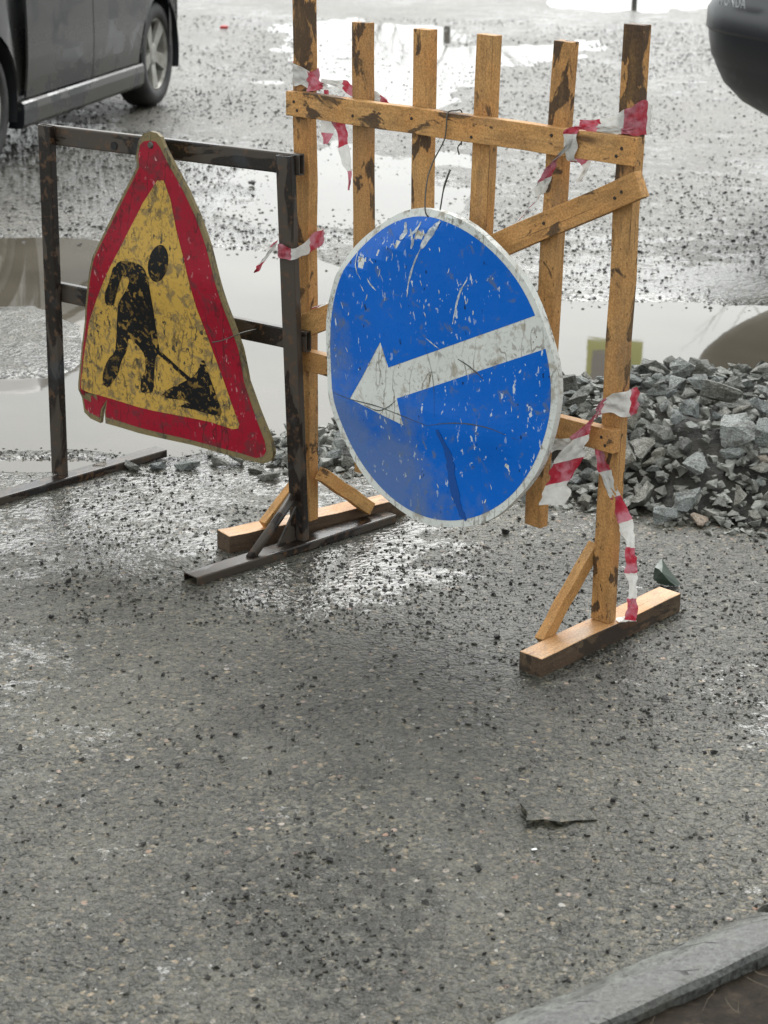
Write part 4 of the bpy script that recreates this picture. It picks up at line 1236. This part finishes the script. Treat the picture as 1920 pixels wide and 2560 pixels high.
items += [(x, y, z + .001, (.009 + .018 * r ** 3)) for x, y, z, r in zip(gxv[keep], gyv[keep], gz[keep], rng.random(keep.sum()))]
gr = joined_rocks('far_grit', items, M_grit)
tag(gr, 'scattered stones on the far wet part of the road', None, None, 'stuff')


# ------------------------------------------------------------------ cars
def mat_paint(name, col1, dust, dust_amt, rough=0.22):
    b = MB(name)
    v = b.coord('Object')
    sx = b.n('SeparateXYZ', {0: v})
    n = b.noise(v, 2.4, 6, 0.62, 0.5)
    low = b.ramp(sx.outputs[2], [(0.15, 1.0), (0.95, 0.15)])
    d = b.math('MULTIPLY', b.math('MULTIPLY', low, b.ramp(n, [(0.46, 0.12), (0.50, 1.0)])), dust_amt, True)
    n2 = b.noise(v, 70, 3)
    d2 = b.math('MULTIPLY', d, b.ramp(n2, [(0.3, 0.7), (0.7, 1.0)]))
    c = b.mix(d2, col1, dust)
    return b.fin(Base_Color=c, Roughness=b.math('ADD', rough, b.math('MULTIPLY', d2, 0.4)), Metallic=0.0)


M_tyre = MB('tyre')
_v = M_tyre.coord('Object')
M_tyre = M_tyre.fin(Base_Color=M_tyre.ramp(M_tyre.noise(_v, 14, 4), [(0.4, (0.016, 0.016, 0.017)), (0.7, (0.045, 0.042, 0.038))]), Roughness=0.6)
M_rim = MB('alloy_rim')
_v = M_rim.coord('Object')
M_rim = M_rim.fin(Base_Color=M_rim.ramp(M_rim.noise(_v, 12, 5), [(0.35, (0.42, 0.41, 0.38)), (0.7, (0.20, 0.18, 0.15))]), Roughness=0.4, Metallic=0.35)
M_trim = simple('black_trim', (0.012, 0.012, 0.014), 0.5)
M_glass = simple('car_glass', (0.01, 0.012, 0.013), 0.04, 0.0, IOR=1.5)
M_lampr = simple('tail_lamp', (0.30, 0.01, 0.012), 0.12)
M_lampw = simple('head_lamp', (0.5, 0.52, 0.53), 0.08)


def lathe(bm, prof, seg=40, cx=0.0):
    """prof (y, r) about the Y axis"""
    rows = []
    for y, r in prof:
        rows.append([bm.verts.new((r * math.cos(2 * math.pi * k / seg), y, r * math.sin(2 * math.pi * k / seg))) for k in range(seg)])
    for a, b2 in zip(rows[:-1], rows[1:]):
        for k in range(seg):
            bm.faces.new((a[k], a[(k + 1) % seg], b2[(k + 1) % seg], b2[k]))
    return rows


def make_wheel(parent, x, ysign, ymid, r=.315, wd=.195):
    w = empty('wheel', (0, 0, 0)); w.parent = parent
    bm = bmesh.new()
    h = wd / 2
    lathe(bm, [(-h * .75, r * .67), (-h * .96, r * .70), (-h, r * .82), (-h * .93, r * .93), (-h * .72, r * .985), (-h * .3, r), (h * .3, r), (h * .72, r * .985), (h * .93, r * .93), (h, r * .82), (h * .96, r * .70), (h * .75, r * .67), (-h * .75, r * .67)])
    t = bm_obj('tyre', bm, M_tyre, w, True)
    bm = bmesh.new()
    lathe(bm, [(-h * .80, r * .685), (-h * .86, r * .66), (-h * .70, r * .62), (-h * .2, r * .60), (h * .8, r * .62), (h * .8, r * .67)])
    for k in range(5):
        a = 2 * math.pi * k / 5 + .3
        for dy, inner in ((0, False),):
            ca, sa = math.cos(a), math.sin(a)
            def P(rad, tang, y): return bm.verts.new((rad * ca - tang * sa, y, rad * sa + tang * ca))
            o1 = [P(r * .13, -.030, -h * .62), P(r * .63, -.047, -h * .80), P(r * .63, .047, -h * .80), P(r * .13, .030, -h * .62)]
            i1 = [P(r * .13, -.030, -h * .40), P(r * .63, -.050, -h * .50), P(r * .63, .050, -h * .50), P(r * .13, .030, -h * .40)]
            bm.faces.new(o1)
            bm.faces.new((o1[0], i1[0], i1[1], o1[1])); bm.faces.new((o1[3], o1[2], i1[2], i1[3]))
    lathe(bm, [(-h * .40, r * .22), (-h * .66, r * .21), (-h * .72, r * .15), (-h * .72, .0005)], 24)
    bmesh.ops.recalc_face_normals(bm, faces=list(bm.faces))
    bm_obj('rim', bm, M_rim, w)
    bm = bmesh.new()
    lathe(bm, [(-h * .15, r * .50), (-h * .15, .0005)], 32)
    bm_obj('brake_disc', bm, M_trim, w)
    w.location = (x, ymid * ysign, r)
    w.rotation_euler = (0, .5 * x, 0 if ysign < 0 else math.pi)
    return w


def make_car(name, loc, rz, L, Wd, wb, prof_top, paint, skirt, tailgate_end=None, arch_r=.365, wr=.315, rear_cut=0.0, tuck=0.0):
    """X axis runs along the car; outline prof_top goes from the -X sill end up over the roof to the +X sill end"""
    car = empty(name, loc, rz)
    zb = .20
    hx = wb / 2

    def archpts(cx):
        a0 = math.asin((zb - wr) / arch_r)
        return [(cx + arch_r * math.cos(math.pi - a0 - (math.pi - 2 * a0) * k / 16), wr + arch_r * math.sin(math.pi - a0 - (math.pi - 2 * a0) * k / 16)) for k in range(17)]
    outline = archpts(-hx) + [(-hx * .3, zb), (hx * .3, zb)] + archpts(hx) + prof_top
    tum = lambda z: (.02 * max(0, (.45 - z)) / .25) + (.17 * max(0, (z - .88) / .55) ** 1.2) + .012 * ((z - .62) / .3) ** 2
    pull = lambda x, t: x - math.copysign(1, x) * (.30 * max(0, min(1, (abs(x) - hx * 1.0) / (L / 2 - hx)))) * abs(t) ** 4.5
    Y = lambda x, z: Wd / 2 * (1 - tum(z) - (tuck * (max(0, .95 - z) / .45) ** 2 if abs(x) > hx + arch_r else 0)) - .10 * max(0, (abs(x) - hx) / (L / 2 - hx)) ** 2.2
    # dense outline
    dn = []
    for i in range(len(outline)):
        a, b2 = outline[i], outline[(i + 1) % len(outline)]
        m = max(1, int(math.hypot(a[0] - b2[0], a[1] - b2[1]) / .08))
        for k in range(m): dn.append((a[0] + (b2[0] - a[0]) * k / m, a[1] + (b2[1] - a[1]) * k / m))
    T = [math.sin(math.pi / 2 * u) for u in np.linspace(-1, 1, 25)]

    def zcut(x, t, z):   # bumpers sweep up towards their corners
        e = max(0, min(1, (abs(x) - hx * 1.18) / (L / 2 - hx * 1.18)))
        if z < .62: z = z + rear_cut * e * abs(t) ** 2.2 * (.62 - z) / .4
        return z
    bm = bmesh.new()
    rows = []
    for x, z in dn:
        rows.append([bm.verts.new((pull(x, t), t * Y(x, z), zcut(x, t, z) - (.05 * abs(t) ** 6 if z > 1.2 else 0))) for t in T])
    for i in range(len(rows)):
        a, b2 = rows[i], rows[(i + 1) % len(rows)]
        for k in range(len(T) - 1):
            bm.faces.new((a[k], a[k + 1], b2[k + 1], b2[k]))
    for sgn in (-1, 1):
        vs2 = [r_[0] if sgn < 0 else r_[-1] for r_ in rows]
        f = bm.faces.new(vs2)
        bmesh.ops.triangulate(bm, faces=[f], ngon_method='BEAUTY')
    bmesh.ops.recalc_face_normals(bm, faces=list(bm.faces))
    for f in bm.faces: f.smooth = True
    body = bm_obj('body', bm, paint, car)
    md = body.modifiers.new('split', 'EDGE_SPLIT'); md.split_angle = R(38)

    def panel(nm, poly, sgn, off, mat, lip=.012, parent=None, step=.1):
        b2 = bmesh.new()
        f = b2.faces.new([b2.verts.new((x, 0, z)) for x, z in poly])
        bmesh.ops.triangulate(b2, faces=[f])
        xs = [p[0] for p in poly]; zs = [p[1] for p in poly]
        for axis, lo, hi in ((0, min(xs), max(xs)), (2, min(zs), max(zs))):
            k = math.floor(lo / step) + 1
            while k * step < hi:
                co = [0, 0, 0]; co[axis] = k * step; no = [0, 0, 0]; no[axis] = 1
                bmesh.ops.bisect_plane(b2, geom=list(b2.verts) + list(b2.edges) + list(b2.faces), plane_co=co, plane_no=no)
                k += 1
        for v in b2.verts: v.co.y = -off
        r = bmesh.ops.extrude_edge_only(b2, edges=[e for e in b2.edges if e.is_boundary])
        for v in [g_ for g_ in r['geom'] if isinstance(g_, bmesh.types.BMVert)]: v.co.y += lip
        for v in b2.verts:
            x, z = v.co.x, v.co.z
            v.co = Vector((pull(x, 1), sgn * (Y(x, z) - v.co.y), z))
        bmesh.ops.recalc_face_normals(b2, faces=list(b2.faces))
        return bm_obj(nm, b2, mat, parent or car)

    def arch_edge(cx, side, zlo, zhi, rad):
        pts = []
        for k in range(9):
            z = zlo + (zhi - zlo) * k / 8
            dz = z - wr
            dx = math.sqrt(max(0.0, rad * rad - dz * dz)) if abs(dz) < rad else 0
            pts.append((cx + side * dx, z))
        return pts
    for sgn in (-1, 1):
        rd = arch_r + .05
        e1 = arch_edge(hx, -1, .31, .66, rd)
        near = -hx + arch_r + .10
        panel('door', [(near, .31), (.105, .31), (.105, .90), (near + .02, .88)], sgn, .009, paint)
        panel('door', [(.115, .31)] + e1[:1] + e1[1:] + [(hx - .10, .78), (hx - .02, .93), (.115, .90)], sgn, .009, paint)
        panel('side_window', [(near + .10, .93), (.08, .95), (.05, 1.34), (-.25, 1.34), (near + .45, 1.10)], sgn, .004, M_glass, .01)
        panel('side_window', [(.13, .95), (hx - .10, .97), (hx - .32, 1.26), (.11, 1.34)], sgn, .004, M_glass, .01)
        for hx_ in (0.0, hx - .28):
            b2 = bmesh.new()
            tube_bm(b2, catmull([(hx_ - .02, sgn * (Y(0, .8) + .004), .80), (hx_ - .07, sgn * (Y(0, .8) + .035), .803), (hx_ - .15, sgn * (Y(0, .8) + .035), .803), (hx_ - .20, sgn * (Y(0, .8) + .004), .80)], 4), .011, 8)
            bm_obj('door_handle', b2, paint, car, True)
        if skirt:
            b2 = bmesh.new()
            prev = None
            x0, x1 = -hx + arch_r + .015, hx - arch_r - .015
            pr = [(-.02, .30), (.018, .300), (.030, .290), (.034, .255), (.028, .185), (.010, .165), (-.06, .165)]
            for k in range(15):
                x = x0 + (x1 - x0) * k / 14
                row = [b2.verts.new((x, sgn * (Y(x, .3) + p[0]), p[1])) for p in pr]
                if prev:
                    for q in range(len(pr) - 1): b2.faces.new((prev[q], prev[q + 1], row[q + 1], row[q]))
                else: b2.faces.new(row)
                prev = row
            b2.faces.new(prev[::-1])
            bmesh.ops.recalc_face_normals(b2, faces=list(b2.faces))
            bm_obj('side_skirt', b2, paint, car)
        # dark wheel-arch liners
        for cx in (-hx, hx):
            b2 = bmesh.new()
            ro = None
            for k in range(19):
                a = R(-18 + 216 * k / 18)
                p = (cx + (arch_r - .006) * math.cos(a), wr + (arch_r - .006) * math.sin(a))
                row = [b2.verts.new((p[0], sgn * (Y(cx, .5) - .012), p[1])), b2.verts.new((p[0], sgn * (Y(cx, .5) - .28), p[1]))]
                if ro: b2.faces.new((ro[0], ro[1], row[1], row[0]))
                ro = row
            bm_obj('arch_liner', b2, M_trim, car, True)
            make_wheel(car, cx, sgn, Wd / 2 - .125, wr)
    # lamps at both ends
    for end, mt, nm in ((-1, M_lampw if tailgate_end != -1 else M_lampr, 'head_lamp' if tailgate_end != -1 else 'tail_lamp'), (1, M_lampr if tailgate_end != -1 else M_lampw, 'tail_lamp' if tailgate_end != -1 else 'head_lamp')):
        for sgn in (-1, 1):
            panel(nm, [(end * (L / 2 - .42), .78), (end * (L / 2 - .16), .76), (end * (L / 2 - .13), .88), (end * (L / 2 - .40), .92)], sgn, .006, mt, .01, None, .06)
    return car, body, pull, Y


P_grey = mat_paint('grey_paint', (0.012, 0.014, 0.019), (0.068, 0.063, 0.052), 0.95, 0.1)
top1 = [(1.72, .22), (2.05, .30), (2.18, .42), (2.22, .60), (2.20, .82), (2.16, .98), (1.98, 1.30), (1.70, 1.42), (.8, 1.48), (.1, 1.47), (-.35, 1.42), (-.95, 1.02), (-1.75, .90), (-2.10, .76), (-2.20, .55), (-2.16, .33), (-1.72, .22)]
c1, _, _, _ = make_car('parked_car', (-2.50, 10.74, -.002), R(78), 4.42, 1.70, 2.60, top1, P_grey, True)
tag(c1, 'muddy dark grey car with alloy wheels parked at the upper left', 'car')

P_navy = mat_paint('navy_paint', (0.004, 0.006, 0.011), (0.030, 0.029, 0.026), 0.6, 0.3)
top2 = [(1.85, .30), (2.12, .38), (2.22, .60), (2.15, .85), (1.2, 1.05), (.6, 1.45), (.0, 1.62), (-1.2, 1.66), (-1.85, 1.60), (-2.08, 1.30), (-2.16, 1.02), (-2.17, .96), (-2.20, .92), (-2.20, .84), (-2.185, .825), (-2.185, .805), (-2.17, .72), (-2.155, .70), (-2.15, .68), (-2.11, .60), (-2.03, .52), (-1.92, .46), (-1.75, .42)]
c2, b2_, _, _ = make_car('parked_car', (3.55, 8.62, .0), R(20), 4.40, 1.74, 2.40, top2, P_navy, False, tailgate_end=-1, rear_cut=.12, tuck=.16)
tag(c2, 'dark navy car seen from its rear corner at the upper right edge', 'car')
# maker's letters on the tailgate, on the side nearest the left corner
cu = bpy.data.curves.new('tailgate_lettering', 'FONT')
cu.body = 'HONDA'; cu.size = .056; cu.extrude = .002; cu.align_x = 'LEFT'; cu.space_character = 1.1
tmp = bpy.data.objects.new('tmp', cu); col.objects.link(tmp)
dg_ = bpy.context.evaluated_depsgraph_get()
tme = bpy.data.meshes.new_from_object(tmp.evaluated_get(dg_))
bpy.data.objects.remove(tmp)
LET = dict(x=-2.222, y=.29, z=.948)
lo = link('lettering', tme, simple('chrome_letters', (0.40, 0.41, 0.42), 0.4, 0.0), c2)
lo.matrix_local = Matrix.Translation((LET['x'], LET['y'], LET['z'])) @ Matrix.Rotation(-math.pi / 2, 4, 'Z') @ Matrix.Rotation(math.pi / 2, 4, 'X')


# ------------------------------------------------------------------ things the water mirrors
def bare_tree(loc, height, seed, label, spread=.5):
    rr = random.Random(seed)
    t = empty('bare_tree', loc)
    tag(t, label, 'tree', 'bare trees beyond the road')
    bt, bb = bmesh.new(), bmesh.new()

    def grow(bm, p, d, L, r, depth):
        pts = [p]; q = Vector(p); dd = Vector(d)
        for k in range(3):
            dd = (dd + Vector((rr.gauss(0, .13), rr.gauss(0, .13), rr.gauss(.03, .08)))).normalized()
            q = q + dd * L / 3; pts.append(q.copy())
        tube_bm(bm, pts, [r, r * .88, r * .76, r * .64], 5)
        if depth == 0: return
        for k in range(rr.choice((2, 3, 3, 4))):
            i = rr.choice((1, 2, 3, 3))
            nd = (dd + Vector((rr.gauss(0, spread), rr.gauss(0, spread), rr.gauss(.1, .25)))).normalized()
            grow(bb, pts[i], nd, L * rr.uniform(.55, .8), r * .5, depth - 1)
    grow(bt, Vector((0, 0, -.1)), Vector((0, 0, 1)), height * .42, height * .016, 5)
    bark = simple('bark', (0.09, 0.075, 0.06), 0.8)
    bm_obj('trunk', bt, bark, t); bm_obj('crown', bb, bark, t)


bare_tree((-1.5, 66, 0), 6.6, 3, 'bare tree mirrored in the puddle behind the left pickets')
bare_tree((2.6, 68, 0), 7.0, 8, 'bare tree mirrored in the puddle behind the right pickets')
bare_tree((-7.2, 66, 0), 6.6, 14, 'bare tree mirrored beyond the parked grey car')
bare_tree((5.2, 30, 0), 6.6, 21, 'bare tree mirrored beside the navy car')
lp = empty('lamp_post', (2.30, 80, 0)); tag(lp, 'dark lamp post mirrored in the far puddle', 'lamp post')
bm = bmesh.new(); tube_bm(bm, [(0, 0, -.1), (0, 0, 3.2), (0, 0, 6.4)], [.22, .19, .15], 10); bm_obj('pole', bm, simple('dark_pole', (0.05, 0.05, 0.05), 0.5), lp, True)
bm = bmesh.new(); bmesh.ops.create_cube(bm, size=1); bmesh.ops.scale(bm, vec=(.7, .28, .12), verts=bm.verts); bmesh.ops.translate(bm, verts=bm.verts, vec=(.25, 0, 6.4)); bmesh.ops.bevel(bm, geom=list(bm.edges), offset=.03, segments=2, affect='EDGES'); bm_obj('lamp_head', bm, simple('lamp_grey', (0.2, 0.2, 0.2), 0.5), lp)
sg = empty('crossing_sign', (2.49, 20.0, 0), R(-6)); tag(sg, 'yellow-green bordered sign on a pole mirrored in the puddle by the right post', 'road sign')
bm = bmesh.new(); tube_bm(bm, [(0, .03, -.1), (0, .03, 2), (0, .03, 4.4)], .03, 10); bm_obj('pole', bm, simple('galvanised', (0.3, 0.3, 0.3), 0.45, 0.5), sg, True)
bm = bmesh.new(); bmesh.ops.create_cube(bm, size=1); bmesh.ops.scale(bm, vec=(.60, .012, .80), verts=bm.verts); bmesh.ops.translate(bm, verts=bm.verts, vec=(0, -.01, 3.91)); bm_obj('panel', bm, simple('yellow_green', (0.60, 0.62, 0.06), 0.4), sg)
bm = bmesh.new(); bmesh.ops.create_cube(bm, size=1); bmesh.ops.scale(bm, vec=(.42, .004, .52), verts=bm.verts); bmesh.ops.translate(bm, verts=bm.verts, vec=(-.03, -.020, 3.90)); bm_obj('face', bm, simple('dull_face', (0.16, 0.15, 0.18), 0.4), sg)
